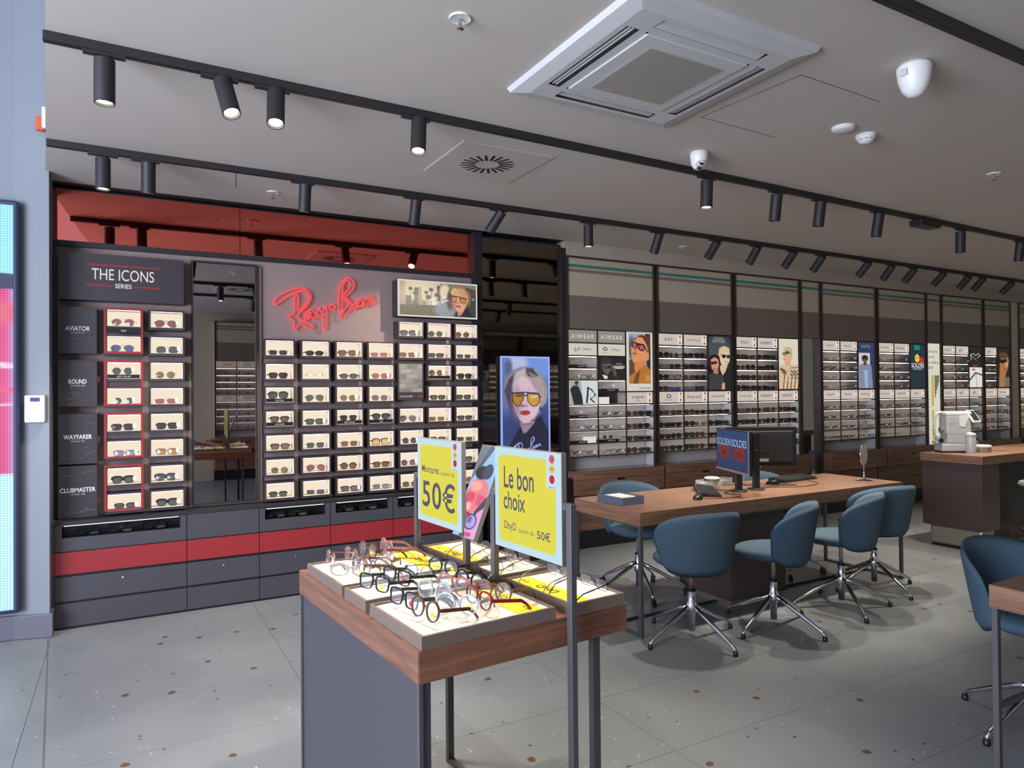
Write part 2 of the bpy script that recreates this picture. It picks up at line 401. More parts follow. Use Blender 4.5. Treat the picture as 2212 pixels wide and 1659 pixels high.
# pier of the shop front on the left: pale, gently curved, carries the LED wall
pier = [(-.415,5.19),(-.47,5.208),(-.545,5.236),(-.60,5.252),(-.70,5.266),(-3.0,5.30),(-3.0,5.8),(-.415,5.8)]
wl = tag(MB().prismz(list(reversed(pier)), .0, 5.6).build('wall_left', M_WALLP), kind='structure')
off = [(x+(.018 if x > -.5 else 0), y-.02) for x, y in pier[:6]] + [(-3.0,5.5),(-.40,5.5)]
bb = tag(MB().prismz(list(reversed(off)), .0, .148).build('baseboard_left', mat('baseboard_grey', (92,90,100), .5), bevel=.006), kind='structure')
# hairline joints of the plaster access hatch and ceiling boards
def hairline(n, pts):
    b = MB()
    for (x0,y0),(x1,y1) in zip(pts[:-1], pts[1:]):
        dx, dy = x1-x0, y1-y0; L = math.hypot(dx, dy); nx, ny = -dy/L*.0022, dx/L*.0022
        b.prismz([(x0-nx,y0-ny),(x1-nx,y1-ny),(x1+nx,y1+ny),(x0+nx,y0+ny)], CH-.0015, CH+.001)
    return tag(b.build(n, mat('hairline_gap', (120,112,102), .9)), kind='structure')
hairline('trim_2', [(3.18,2.66),(2.60,2.64),(2.65,2.07),(3.24,2.085)])
hairline('trim_3', [(.62,4.72),(.66,5.02)])

# ------------------------------------------------------------------ lighting tracks and cylinder spotlights
def track(label, x0, y0, x1, y1):
    t = thing('lighting_track', label, 'lighting track', (x0, y0, CH), math.atan2(y1-y0, x1-x0), 'lighting tracks on the ceiling')
    L = math.hypot(x1-x0, y1-y0)
    bx('rail', (0,0,-.036, L,.036,0), M_BLACK, t)
    bx('conductor_slot', (0,.012,-.0372, L,.024,-.036), M_BLKPL, t)
    return t
T1 = lambda x: 3.19+(x+.3)*.0205
T2 = lambda x: 4.54+(x+.45)*.014
track('long black track crossing the ceiling nearest the white air conditioner cassette', -.275, T1(-.275), 12.5, T1(12.5))
track('long black track nearest the display walls, above the red mirror band', -.375, T2(-.375), 12.5, T2(12.5))
track('black track in the top right corner of the ceiling', .6, 1.47, 13, 1.50)
track('black track over the entrance, mirrored in the display wall', .4, .35, 13, .40)
M_LAMPON = glow('lamp_lens_lit', (255,244,218), 14.0)
M_LAMPDIM = mat('lamp_lens_dim', (210,200,180), .3, emit=.5)
_ad = MB().box(-.075, .004, -.05, .075, .032, -.036).cyl((.015,.018,-.05),(.015,.018,-.068),.007,n=8).mesh('adapter', M_BLACK)
_hb = MB(); _hb.lathe([(.001,0),(.036,0),(.0385,-.003),(.0385,-.178),(.034,-.178),(.032,-.160),(.001,-.158)], 24)
_hou = _hb.mesh('housing', mat('spot_black_powder', (36,34,37), .55))
_hou.polygons.foreach_set('use_smooth', [True]*len(_hou.polygons))
try: _hou.set_sharp_from_angle(angle=R(35))
except Exception: pass
_len1 = MB().lathe([(.001,0),(.029,0),(.029,-.003),(.001,-.003)], 20).mesh('lens', M_LAMPON)
_len0 = MB().lathe([(.001,0),(.029,0),(.029,-.003),(.001,-.003)], 20).mesh('lens', M_LAMPDIM)
SPOTGAIN = 1.35
IR = Vector((.874,-.486,0)); TC = Vector((-.486,-.874,0))
def spot(label, x, y, d, on, power, group, size=70, blend=.6, color=(1,.90,.76)):
    t = thing('track_spotlight', label, 'spotlight', (x, y, CH), 0, group)
    inst('adapter', _ad, t)
    d = Vector(d).normalized()
    q = (-d).to_track_quat('Z', 'Y')
    top = Vector((.015, .018, -.068))
    off_ = top - (q @ Vector((0,0,-.02 if abs(d.z) < .99 else 0)))*1.0
    h = inst('housing', _hou, t, off_ if abs(d.z) < .99 else (0.0,.018,-.062)); h.rotation_mode = 'QUATERNION'; h.rotation_quaternion = q
    l = inst('lens', _len1 if on else _len0, h, (0,0,-.166))
    if power:
        ld = bpy.data.lights.new('spot_beam', 'SPOT'); ld.energy = power*SPOTGAIN; ld.spot_size = R(size); ld.spot_blend = blend; ld.color = color; ld.shadow_soft_size = .03
        lo = bpy.data.objects.new('spot_beam', ld); COL.objects.link(lo); lo.parent = h; lo.location = (0,0,-.185)
    return t
ordn = ['first','second','third','fourth','fifth','sixth','seventh','eighth','ninth','tenth','eleventh','twelfth','thirteenth','fourteenth','fifteenth','sixteenth','seventeenth','eighteenth']
g1 = 'spotlights on the track beside the cassette'
t1 = [(-.07,(0,0,-1),1,70),(.36,IR*.36+TC*.28+Vector((0,0,-1)),1,70),(.58,IR*.10+TC*.34+Vector((0,0,-1)),1,70),(1.27,TC*.26+Vector((0,0,-1)),1,90),
      (3.28,TC*.04-IR*.05+Vector((0,0,-1)),1,90),(3.95,-TC*.12-IR*.06+Vector((0,0,-1)),0,110),(4.41,-TC*.12-IR*.08+Vector((0,0,-1)),0,110),(5.12,-TC*.12-IR*.1+Vector((0,0,-1)),0,120),
      (6.32,-TC*.05+Vector((0,0,-1)),0,110),(7.35,-TC*.2+Vector((0,0,-1)),0,120),(7.75,TC*.2+Vector((0,0,-1)),0,120),(9.6,Vector((0,0,-1)),1,130),(11.2,Vector((.5,0,-1)),1,150)]  # last two are unseen lamps, added to brighten and warm the right end
for i, (x, d, on, pw) in enumerate(t1):
    s = 'black cylinder spotlight, %s from the left on the track beside the cassette' % ordn[i]
    if on and i in (1,2,3): s = 'lit, tilted ' + s
    elif i == 0: s = 'lit upright ' + s
    spot(s, x, T1(x), d, on, pw, g1)
g2 = 'spotlights on the track nearest the display walls'
W_ = Vector((0,1,0)); D_ = Vector((0,0,-1))
t2 = [(-.108,D_,1,40),(.106,D_+W_*.22,1,60),(1.01,D_+W_*.22,1,60),(1.78,D_+W_*.32,1,60),(2.46,D_+W_*.62-Vector((1,0,0))*.45,1,60),(3.29,D_,1,40),(4.03,D_+W_*.5,0,0),(4.72,D_+W_*.95,0,0),
      (5.26,D_+W_*.8,0,0),(5.78,D_+W_*.95,0,0),(6.22,D_+W_*.9,0,0),(6.99,D_+W_*1.,0,0),(7.42,D_+W_*.85,0,0),(7.85,D_+W_*1.,0,0),(8.45,D_+W_*1.05,0,0),(9.0,D_+W_*1.,0,0),(9.33,D_+W_*1.,0,0),(10.04,D_+W_*1.1,0,0)]
for i, (x, d, on, pw) in enumerate(t2):
    s = '%s cylinder spotlight, %s from the left on the track nearest the walls' % ('lit black' if on else 'black', ordn[i])
    spot(s, x, T2(x), d, on, pw, g2)
g3 = 'spotlights on the tracks above the entrance'
for i, (x, tx, pw) in enumerate([(1.05,(0,.12,-1),60),(1.45,(.1,.5,-1),80),(4.4,(.3,.3,-1),25),(5.2,(0,-.3,-1),60),(7.2,(0,.2,-1),110),(9.4,(0,.2,-1),130)]):
    spot('black cylinder spotlight, %s on the third track, seen only mirrored' % ordn[i], x, 1.48, tx, 1, pw, g3)
for i, x in enumerate([1.6,3.4,5.6,8.0]):
    spot('black cylinder spotlight, %s on the entrance track, seen only mirrored' % ordn[i], x, .38, (0,-.7,-1), 1, 30, g3)
# black junction box on the near track
jb = thing('track_junction_box', 'flat black junction box on the near track among the spotlights', 'junction box', (5.78, T1(5.78)-.03, CH))
bx('box_body', (-.14,0,-.085,.14,.10,-.036), M_BLKPL, jb, bevel=.004)
bx('grille', (-.05,.02,-.0875,.05,.08,-.085), M_DKGREY, jb)

# ------------------------------------------------------------------ ceiling air conditioner cassette
ac = thing('air_conditioner_cassette', 'square white ceiling air conditioner cassette with ribbed centre grille', 'air conditioner', (2.03, 2.335, CH))
b = MB(); S = .475
ring = [(S,0),(S-.012,-.028),(S-.055,-.034)]
def sq(r, z): return [(-r,-r,z),(r,-r,z),(r,r,z),(-r,r,z)]
lv = [sq(.478,0), sq(.466,-.022), sq(.40,-.036), sq(.395,-.036)]
for k in range(3):
    b.add(lv[k]+lv[k+1], [(i, (i+1) % 4, 4+(i+1) % 4, 4+i) for i in range(4)])
b.add([(-.395,-.395,-.036),(.395,-.395,-.036),(.395,.395,-.036),(-.395,.395,-.036),(-.300,-.300,-.036),(.300,-.300,-.036),(.300,.300,-.036),(-.300,.300,-.036)], [])
# ring between outer panel and the intake, with four air outlets cut in
def quadz(b, x0, y0, x1, y1, z): b.add([(x0,y0,z),(x1,y0,z),(x1,y1,z),(x0,y1,z)], [(0,3,2,1)])
z = -.036
for sx in (-1, 1):
    # corner blocks and strips
    for sy in (-1, 1): quadz(b, *sorted((sx*.28, sx*.395))[:1], *sorted((sy*.28, sy*.395))[:1], *sorted((sx*.28, sx*.395))[1:], *sorted((sy*.28, sy*.395))[1:], z)
for s_ in (-1, 1):
    a0, a1 = sorted((s_*.375, s_*.395)); c0, c1 = sorted((s_*.27, s_*.315))
    quadz(b, -.28, a0, .28, a1, z); quadz(b, -.28, c0, .28, c1, z)
    quadz(b, a0, -.28, a1, .28, z); quadz(b, c0, -.28, c1, .28, z)
b.build('panel', M_WHITEM, ac)
for k in range(4):
    a = k*math.pi/2
    q = MB(); q.box(-.28,.315,-.012,.28,.375,-.008)
    w = q.build('air_outlet', M_DKGREY, ac); w.rotation_euler = (0,0,a)
    q = MB()
    if k in (0, 1): q.box(-.272,.335,-.034,.272,.341,-.014).box(-.272,.352,-.034,.272,.357,-.016)
    else: q.add([(-.275,.318,-.037),(.275,.318,-.037),(.275,.373,-.028),(-.275,.373,-.028)], [(0,3,2,1)]).box(-.275,.318,-.037,.275,.321,-.03)
    w = q.build('louvre_blade', M_WHITEM, ac); w.rotation_euler = (0,0,a)
bx('intake_frame', (-.272,-.272,-.042,.272,.272,-.034), M_WHITEM, ac, bevel=.004)
bx('intake_recess', (-.20,-.20,-.0425,.20,.20,-.0421), mat('intake_shadow', (58,52,48), .8), ac)
q = MB()
for i in range(41): q.box(-.20, -.20+i*.01-.0026, -.047, .20, -.20+i*.01+.0026, -.0425)
q.build('intake_slats', mat('slat_grey', (168,160,150), .6), ac)
ac['kind'] = 'thing'

# radial air diffuser on its square plate
dfz = thing('radial_air_diffuser', 'white swirl air diffuser with radial black slots between the two tracks', 'air diffuser', (1.955, 3.80, CH))
MB().box(-.30,-.30,-.008,.30,.30,0).build('plate', mat('diffuser_white', (190,182,172), .7), dfz, bevel=.003)
sm = MB().box(.075,-.008,-.0095,.165,.008,-.008).mesh('slot', M_BLKPL)
for k in range(20): inst('slot', sm, dfz, (0,0,0), (0,0,R(18*k+6)))
d2 = thing('radial_air_diffuser', 'white swirl air diffuser seen only in the tall mirror', 'air diffuser', (1.35, 1.0, CH))
inst('plate', bpy.data.meshes['plate'], d2)
for k in range(20): inst('slot', sm, d2, (0,0,0), (0,0,R(18*k+6)))

# sprinklers, detectors, cameras
def sprinkler(lbl, x, y):
    t = thing('fire_sprinkler', lbl, 'sprinkler', (x, y, CH), 0, 'fire sprinklers in the ceiling')
    autosmooth(MB().lathe([(.001,-.004),(.028,-.004),(.040,-.007),(.042,0)], 24).build('cover_ring', M_WHITE, t))
    MB().lathe([(.001,-.045),(.014,-.044),(.014,-.041),(.004,-.038),(.004,-.004)], 12).cyl((-.009,0,-.005),(-.004,0,-.04),.002,n=6).cyl((.009,0,-.005),(.004,0,-.04),.002,n=6).build('sprinkler_head', M_CHROME, t)
sprinkler('white ceiling sprinkler near the top edge left of the cassette', 1.105, 2.36)
sprinkler('small ceiling sprinkler between the far track and the red band', .906, 5.035)
sprinkler('small ceiling sprinkler at right beyond the smoke detectors', 5.011, 2.437)
sprinkler('tiny ceiling sprinkler close to the shelving bays', 4.794, 5.131)
def puck(lbl, x, y, r=.055):
    t = thing('smoke_detector', lbl, 'smoke detector', (x, y, CH), 0, 'detectors on the ceiling')
    autosmooth(MB().lathe([(.001,-.014),(r,-.014),(r+.004,-.01),(r+.004,0)], 28).build('base', M_WHITE, t))
    return t
t = puck('flat round white detector, left of the pair', 3.389, 2.384, .056)
autosmooth(MB().lathe([(.001,-.024),(.03,-.024),(.05,-.018),(.052,-.014)], 28).build('sensor_cap', M_WHITE, t))
t = puck('white smoke detector with a slotted dome, right of the pair', 3.605, 2.40, .05)
autosmooth(MB().lathe([(.001,-.048),(.022,-.047),(.036,-.038),(.044,-.028)], 28).build('sensor_cap', M_WHITE, t))
sm2 = MB().box(.030,-.004,-.030,.046,.004,-.022).mesh('slot', M_DKGREY)
for k in range(10): inst('slot', sm2, t, (0,0,0), (0,0,R(36*k)))
autosmooth(MB().lathe([(.040,-.030),(.049,-.026),(.049,-.014)], 28).build('rim', M_WHITE, t))
pr = thing('ceiling_motion_sensor', 'large white rounded motion sensor at the right of the ceiling', 'motion sensor', (3.011, 1.774, CH))
autosmooth(MB().lathe([(.012,-.142),(.03,-.135),(.05,-.112),(.064,-.072),(.070,-.03),(.071,-.012),(.06,0)], 28).build('dome', M_WHITE, pr))
bx('sensor_window', (-.074,-.012,-.06,-.052,.02,-.03), M_WHITEM, pr, bevel=.003)
cm = thing('dome_camera', 'white ceiling dome camera with a dark turret eye', 'security camera', (2.983, 3.047, CH))
autosmooth(MB().lathe([(.001,-.10),(.03,-.096),(.046,-.07),(.052,-.03),(.054,-.012),(.05,0)], 28).build('shell', M_WHITE, cm))
eye = empty('turret', (-.008,-.022,-.072), 0, cm)
bpy.data.objects.remove(eye)
tb = MB(); tb.lathe([(.001,.0),(.028,-.004),(.034,-.018),(.026,-.034),(.001,-.04)], 20)
te = tb.build('turret', M_WHITEM, cm, loc=(-.012,-.026,-.058)); autosmooth(te)
inst('lens', MB().lathe([(.001,0),(.014,0),(.014,-.004),(.001,-.005)], 16).mesh('lens', M_BLKPL), cm, (-.030,-.052,-.078), (R(70),0,R(-30)))
inst('lens', MB().lathe([(.001,0),(.014,0),(.014,-.004),(.001,-.005)], 16).mesh('lens', M_BLKPL), cm, (-.036,-.040,-.108), (R(50),0,R(-30)))

# ------------------------------------------------------------------ LED wall, keypad and sensor on the pier
lw = thing('led_video_wall', 'tall LED video wall on the pale pier at the left edge', 'LED screen', (-.566, 5.185, 0), R(-2))
autosmooth(MB().box(-1.35,-.01,.178,0,.07,2.70).build('housing', mat('screen_housing', (58,62,90), .5), lw, bevel=.02))
p = Pic(1.29, 2.46, (-60, 0, 48, 1500), .012, (150,225,240))
p.poly([(-60,250),(20,250),(48,270),(48,1000),(-60,1000)], (215,40,110), 8)
p.ell(38,285,30,30,(20,30,60),4); p.ell(10,265,30,18,(20,30,70),4)
p.ell(22,400,30,60,(225,80,100),10); p.line([(-10,640),(10,560),(48,600)],14,(250,190,215),4); p.line([(-10,740),(10,650),(48,690)],14,(240,60,110),4)
p.line([(0,830),(14,760),(46,740)],8,(245,170,200),4); p.poly([(20,1000),(24,860),(36,800),(40,1000)], (30,25,60), 5)
p.poly([(-60,1000),(48,1000),(48,1500),(-60,1500)], (185,238,240), 2)
p.line([(0,60),(6,80),(6,110)],4,(40,50,90),2)
p.build('screen_image', vcol('led_wall_image', 1.35, dots=66), lw, (-.675,-.0115,1.435))
kp = thing('alarm_keypad', 'white alarm keypad with rows of buttons on the pale pier', 'keypad', (-.485, 5.205, 1.42), R(-13))
bx('keypad_body', (-.055,-.03,-.085,.055,0,.085), mat('keypad_white', (205,208,218), .4), kp, bevel=.008)
bx('display', (-.022,-.0315,.045,.03,-.030,.07), glow('keypad_display', (120,110,190), .9), kp)
km = MB().box(-.0085,-.0325,-.004,.0085,-.030,.004).mesh('key', M_WHITE)
for r_ in range(4):
    for c_ in range(4): inst('key', km, kp, (-.033+.022*c_, 0, .02-.018*r_))
bx('status_light', (-.028,-.0315,-.066,-.022,-.030,-.060), glow('keypad_blue', (90,120,255), 2), kp)
sn = thing('shutter_sensor', 'small white and orange sensor high on the edge of the pale pier', 'sensor', (-.425, 5.17, 3.2))
bx('orange_beacon', (-.055,-.03,-.055,-.01,.02,.03), mat('orange_plastic', (200,90,50), .4), sn, bevel=.008)
bx('white_housing', (-.022,-.05,-.045,.008,-.01,.085), M_WHITE, sn, bevel=.008)
# ------------------------------------------------------------------ eyewear
def outline(kind, n=22):
    """lens outline in metres (x outward from the nose, z up)"""
    a, bb_, ex, tp, dr = dict(aviator=(.0285,.0245,2.15,.06,.75), round=(.0245,.0235,2.0,0,0), square=(.026,.0195,4.0,.10,.04), clubmaster=(.0255,.0195,3.0,.12,.05),
        oval=(.027,.0165,2.3,0,0), rect=(.0265,.0165,4.5,.05,0), hexagon=(.0255,.0215,2.6,0,0), cat=(.028,.021,2.8,.16,-.22), pilot=(.0285,.0235,3.2,-.08,.1), shield=(.031,.022,3.0,.1,.0))[kind]
    P = []
    for i in range(n):
        t = 2*math.pi*i/n; c, s = math.cos(t), math.sin(t)
        x = a*math.copysign(abs(c)**(2/ex), c); z = bb_*math.copysign(abs(s)**(2/ex), s)
        x *= 1+tp*z/bb_
        z -= dr*max(0, -s)*x*.5 if dr > 0 else dr*.35*max(0, x/a)*bb_*max(0, s)
        P.append((x, z))
    return P
def ring_mb(b, P, cx, sgn, t, d, y0=0.0, top=1.0):
    n = len(P); vs = []
    for (x, z) in P:
        L = math.hypot(x, z); tt = t*(top if z > 0 else 1); ox, oz = x*(1+tt/L), z*(1+tt/L)
        for yy in (y0-d/2, y0+d/2): vs += [(cx+sgn*x, yy, z), (cx+sgn*ox, yy, oz)]
    fs = []
    for i in range(n):
        j = (i+1) % n; a = 4*i; c = 4*j
        fs += [(a, a+1, c+1, c), (a+2, c+2, c+3, a+3), (a+1, a+3, c+3, c+1), (a, c, c+2, a+2)]
    b.add(vs, fs)
def front_mb(kind, acetate, gap=.0095, n=22):
    b = MB(); P = outline(kind, n); a = max(x for x, z in P); t = .0031 if acetate else .0012; d = .0045 if acetate else .0018
    top = 1.6 if acetate or kind == 'clubmaster' else 1.0
    if kind == 'clubmaster': top = 4.0
    for s in (-1, 1): ring_mb(b, P, s*(a+gap), s, t, d, 0, top)
    zb = .006 if kind != 'shield' else .01
    b.tube([(-gap*.98,0,zb-.001),(0,-.001,zb+.0025),(gap*.98,0,zb-.001)], .0022 if acetate else .0011, 6)
    if kind in ('aviator','pilot'): b.tube([(-gap*1.6,0,.019),(0,-.001,.021),(gap*1.6,0,.019)], .0011 if not acetate else .002, 6)
    xo = 2*a+gap+t
    for s in (-1, 1): b.box(s*(xo-.004), -.001, .006, s*(xo+.004), .004, .012)
    return b, xo
def temple_mb(xo, s, acetate, spread=1.0):
    w, h = (.0022, .0045) if acetate else (.0011, .0014)
    b = MB(); pts = [(s*(xo+.003),.002,.009),(s*(xo+.004),.06,.009),(s*(xo+.002),.095,.008),(s*(xo-.003)*spread,.118,-.004),(s*(xo-.006)*spread,.138,-.022)]
    vs = []
    for x, y, z_ in pts: vs += [(x-w,y,z_-h),(x+w,y,z_-h),(x+w,y,z_+h),(x-w,y,z_+h)]
    fs = [(0,3,2,1)]
    for i in range(4):
        for j in range(4): fs.append((4*i+j, 4*i+(j+1) % 4, 4*i+4+(j+1) % 4, 4*i+4+j))
    fs.append((16,17,18,19)); b.add(vs, fs); return b
def lens_mb(kind, gap=.0095, n=22):
    P = outline(kind, n); a = max(x for x, z in P); b = MB()
    for s in (-1, 1):
        vs = [(s*(a+gap), -.0022, 0)] + [(s*(a+gap)+s*x, .0002, z) for x, z in P]
        b.add(vs, [(0, i+1, (i+1) % n+1) for i in range(n)])
    return b
FR = {'gold': mat('gold_wire', (190,150,90), .25, metal=1), 'silver': mat('silver_wire', (150,150,155), .25, metal=1), 'black': mat('black_acetate', (24,22,24), .25),
      'tortoise': mat('tortoise_acetate', (84,50,34), .25, noise=.6, nscale=120), 'blackwire': mat('black_wire', (34,32,34), .3, metal=.5), 'brown': mat('brown_acetate', (96,60,48), .3),
      'clear': mat('crystal_acetate', (150,156,150), .2), 'red': mat('red_acetate', (120,26,30), .25), 'white': mat('white_acetate', (238,226,212), .3), 'pink': mat('pink_acetate', (150,96,88), .3),
      'green': mat('green_acetate', (40,66,54), .3), 'copper': mat('copper_wire', (176,110,84), .3, metal=.9), 'navy': mat('navy_acetate', (38,46,74), .3), 'grey': mat('grey_acetate', (120,124,128), .3)}
LN = {k: mat(k+'_tint', c if k == 'clear' else tuple(int(v*.84) for v in c), .08, alpha=a if k == 'clear' else min(.95, a+.08)) for k, c, a in [('grey',(72,76,78),.86),('green',(70,82,72),.86),('brown',(112,76,62),.84),('red',(150,84,84),.84),('blue',(72,92,140),.86),
      ('yellow',(228,186,96),.75),('violet',(106,92,108),.84),('olive',(112,100,62),.85),('clear',(200,208,212),.14),('lilac',(120,124,150),.8),('dark',(40,40,42),.92),('amber',(170,120,60),.85),('mirrorblue',(50,100,190),.9),('silver',(150,155,160),.9)]}
M_TAG = mat('white_price_tag', (236,232,226), .5)
_gc = {}
def glasses_parts(kind, frame, lens):
    k = (kind, frame, lens)
    if k not in _gc:
        ac_ = frame not in ('gold','silver','blackwire','copper')
        f, xo = front_mb(kind, ac_)
        _gc[k] = (f.mesh('frame_front', FR[frame]), lens_mb(kind).mesh('lenses', LN[lens]), temple_mb(xo, -1, ac_).mesh('temple', FR[frame]), temple_mb(xo, 1, ac_).mesh('temple', FR[frame]),
                  MB().box(xo-.006,-.004,-.004,xo+.012,.002,.022).mesh('price_tag', M_TAG), -min(z for x, z in outline(kind))+(.0031 if ac_ else .0012))
    return _gc[k]
def glasses(name, label, cat, group, kind, frame, lens, loc, rz, tilt=0.0, tagged=False, roll=0.0):
    f, l, t1_, t2_, tg, h = glasses_parts(kind, frame, lens)
    t = thing(name, label, cat, (loc[0], loc[1], loc[2]+h), rz, group); t.rotation_euler = (tilt, roll, rz)
    inst('frame_front', f, t); inst('lenses', l, t); inst('temple', t1_, t); inst('temple', t2_, t)
    if tagged: inst('price_tag', tg, t)
    return t
_gs = {}
def glasses_one(kind, frame, lens, tagged):
    k = (kind, frame, lens, tagged)
    if k not in _gs:
        ac_ = frame not in ('gold','silver','blackwire','copper')
        b, xo = front_mb(kind, ac_, n=14)
        for s in (-1, 1): q = temple_mb(xo, s, ac_); b.add(q.v, q.f)
        q = lens_mb(kind, n=14); b.mi(1).add(q.v, q.f)
        if tagged: b.mi(2).box(xo-.016,-.006,-.002,xo+.008,.002,.02)
        _gs[k] = (b.mesh('eyewear', [FR[frame], LN[lens], M_TAG]), -min(z for x, z in outline(kind))+(.0031 if ac_ else .0012))
    return _gs[k]

# ------------------------------------------------------------------ brand wall on the left
YW = 5.50
bw = thing('display_wall_panel', 'dark grey wall panel carrying the lit sunglasses boxes and red neon', 'display wall')
MB().box(-.42, YW, .69, 2.66, YW+.09, 2.50).build('back_board', M_SLATE, bw)
bx('top_trim', (-.43, YW-.03, 2.50, 2.66, YW+.05, 2.535), M_BLACK, bw)
bx('side_strip', (-.41, YW-.015, .70, -.395, YW, 2.50), M_DKGREY, bw)
fa = thing('red_mirror_fascia', 'glossy red mirror band along the top of the brand wall', 'mirror panel')
bx('mirror_panel', (-.425, YW, 2.537, .748, YW+.03, 2.885), M_REDMIR, fa)
bx('mirror_panel', (.752, YW, 2.537, 2.66, YW+.03, 2.885), M_REDMIR, fa)
bx('backing', (-.43, YW+.03, 2.53, 2.67, YW+.06, 2.90), M_BLACK, fa)
# warm spots washing the top of the wall come from the track lamps

def disp_box(label, x, z, w=.20, h=.11, led=True, group='lit black boxes on the brand wall'):
    """x, z is the lower left corner of the opening; box front at y=5.38"""
    t = thing('display_box', label, 'display box', (x, 5.38, z), 0, group)
    f = .012; D = .118
    b = MB()
    b.box(-f,0,-f*1.6, w+f,D,0); b.box(-f,0,h, w+f,D,h+f); b.box(-f,0,0,0,D,h); b.box(w,0,0,w+f,D,h)
    me = DB.get((w,h,'f')) or DB.setdefault((w,h,'f'), b.mesh('case', M_BOX)); inst('case', me, t)
    me = DB.get((w,h,'b')) or DB.setdefault((w,h,'b'), MB().box(.0005,.104,.0005,w-.0005,.108,h-.0005).mesh('lit_back', M_CREAM)); inst('lit_back', me, t)
    me = DB.get((w,h,'i')) or DB.setdefault((w,h,'i'), MB().box(.0002,.001,.0002,w-.0002,.104,.0022).box(.0002,.002,0.0022,.0016,.104,h-.001).box(w-.0016,.002,0.0022,w-.0002,.104,h-.001).mesh('liner', mat('cream_liner', (236,220,200), .6))); inst('liner', me, t)
    me = DB.get((w,h,'l')) or DB.setdefault((w,h,'l'), MB().box(.004,.006,h-.004,w-.004,.012,h-.0005).mesh('led_strip', M_LEDC)); inst('led_strip', me, t)
    return t
DB = {}
cols = [-.108,.153,.909,1.176,1.438,1.696,1.952,2.204,2.455]
rowz = [1.965,1.787,1.611,1.435,1.257,1.078,.898,.722]     # bottoms of openings
rown = ['top','second','third','fourth','fifth','sixth','seventh','bottom']
S_ = {}
def g(c, r, kind, frame, lens, tagt=None, yaw=0): S_[(c, r)] = (kind, frame, lens, tagt, yaw)
for r_, (a, b_) in enumerate([(('aviator','gold','red','NEW'),('aviator','blackwire','red')),(('aviator','gold','blue'),('pilot','gold','green')),(('round','silver','green','BEST SELLER'),('round','gold','olive')),
        (('round','gold','green'),('rect','gold','red')),(('square','black','dark'),('square','black','dark')),(('square','black','lilac'),('square','tortoise','amber')),
        (('clubmaster','black','green'),('clubmaster','black','green')),(('clubmaster','blackwire','grey'),('clubmaster','black','green'))]):
    g(0, r_, *a[:3], a[3] if len(a) > 3 else None); g(1, r_, *b_)
grid = {2:[('rect','clear','dark'),('square','black','dark'),('pilot','black','grey','EXCLUSIF'),('square','black','brown','EXCLUSIVE'),('square','black','brown'),('round','gold','olive'),('clubmaster','blackwire','green')],
 3:[('oval','black','dark'),('round','silver','clear'),('aviator','gold','green'),('square','black','green'),('square','blackwire','green'),('aviator','copper','red'),('rect','silver','grey')],
 4:[('cat','tortoise','brown'),('oval','black','grey'),('round','gold','olive'),('square','blackwire','dark','BEST SELLER'),('square','copper','brown'),('round','tortoise','brown'),('square','black','violet')],
 5:[('rect','copper','red'),('hexagon','gold','red'),('hexagon','gold','violet'),('cat','black','grey','NEW'),('pilot','black','yellow'),('square','tortoise','brown'),('square','silver','lilac')],
 6:[('square','silver','brown'),None,None,('aviator','gold','violet'),('round','blackwire','grey'),('round','gold','violet'),('hexagon','gold','olive')],
 7:[('rect','black','green'),('round','copper','brown','-'),('rect','black','green'),('rect','gold','olive'),('square','tortoise','brown'),('round','black','brown'),('round','gold','brown')],
 8:[('rect','blackwire','green'),('square','black','dark'),('rect','black','green'),('rect','black','grey'),('rect','gold','green'),('square','black','violet'),('round','gold','red')]}
for c_, L in grid.items():
    for r_, v in enumerate(L):
        if v: g(c_, r_+1, *v[:3], v[3] if len(v) > 3 else None)
g(6,0,'square','black','violet'); g(7,0,'round','gold','green'); g(8,0,'round','gold','brown')
FN = {'gold':'gold wire','silver':'silver wire','black':'black','tortoise':'tortoiseshell','blackwire':'thin black','brown':'brown','clear':'translucent','red':'red','white':'cream white','pink':'pink','green':'green','copper':'copper wire','navy':'navy','grey':'grey'}
KN = {'aviator':'teardrop','round':'round','square':'square','clubmaster':'browline','oval':'oval','rect':'rectangular','hexagon':'hexagonal','cat':'cat-eye','pilot':'pilot','shield':'shield'}
LNN = {'grey':'grey','green':'green','brown':'brown','red':'pink','blue':'blue','yellow':'yellow','violet':'violet','olive':'olive','clear':'clear','lilac':'lilac','dark':'dark','amber':'amber','mirrorblue':'blue','silver':'silver'}
M_PLINTH = mat('black_plinth', (28,26,28), .3)
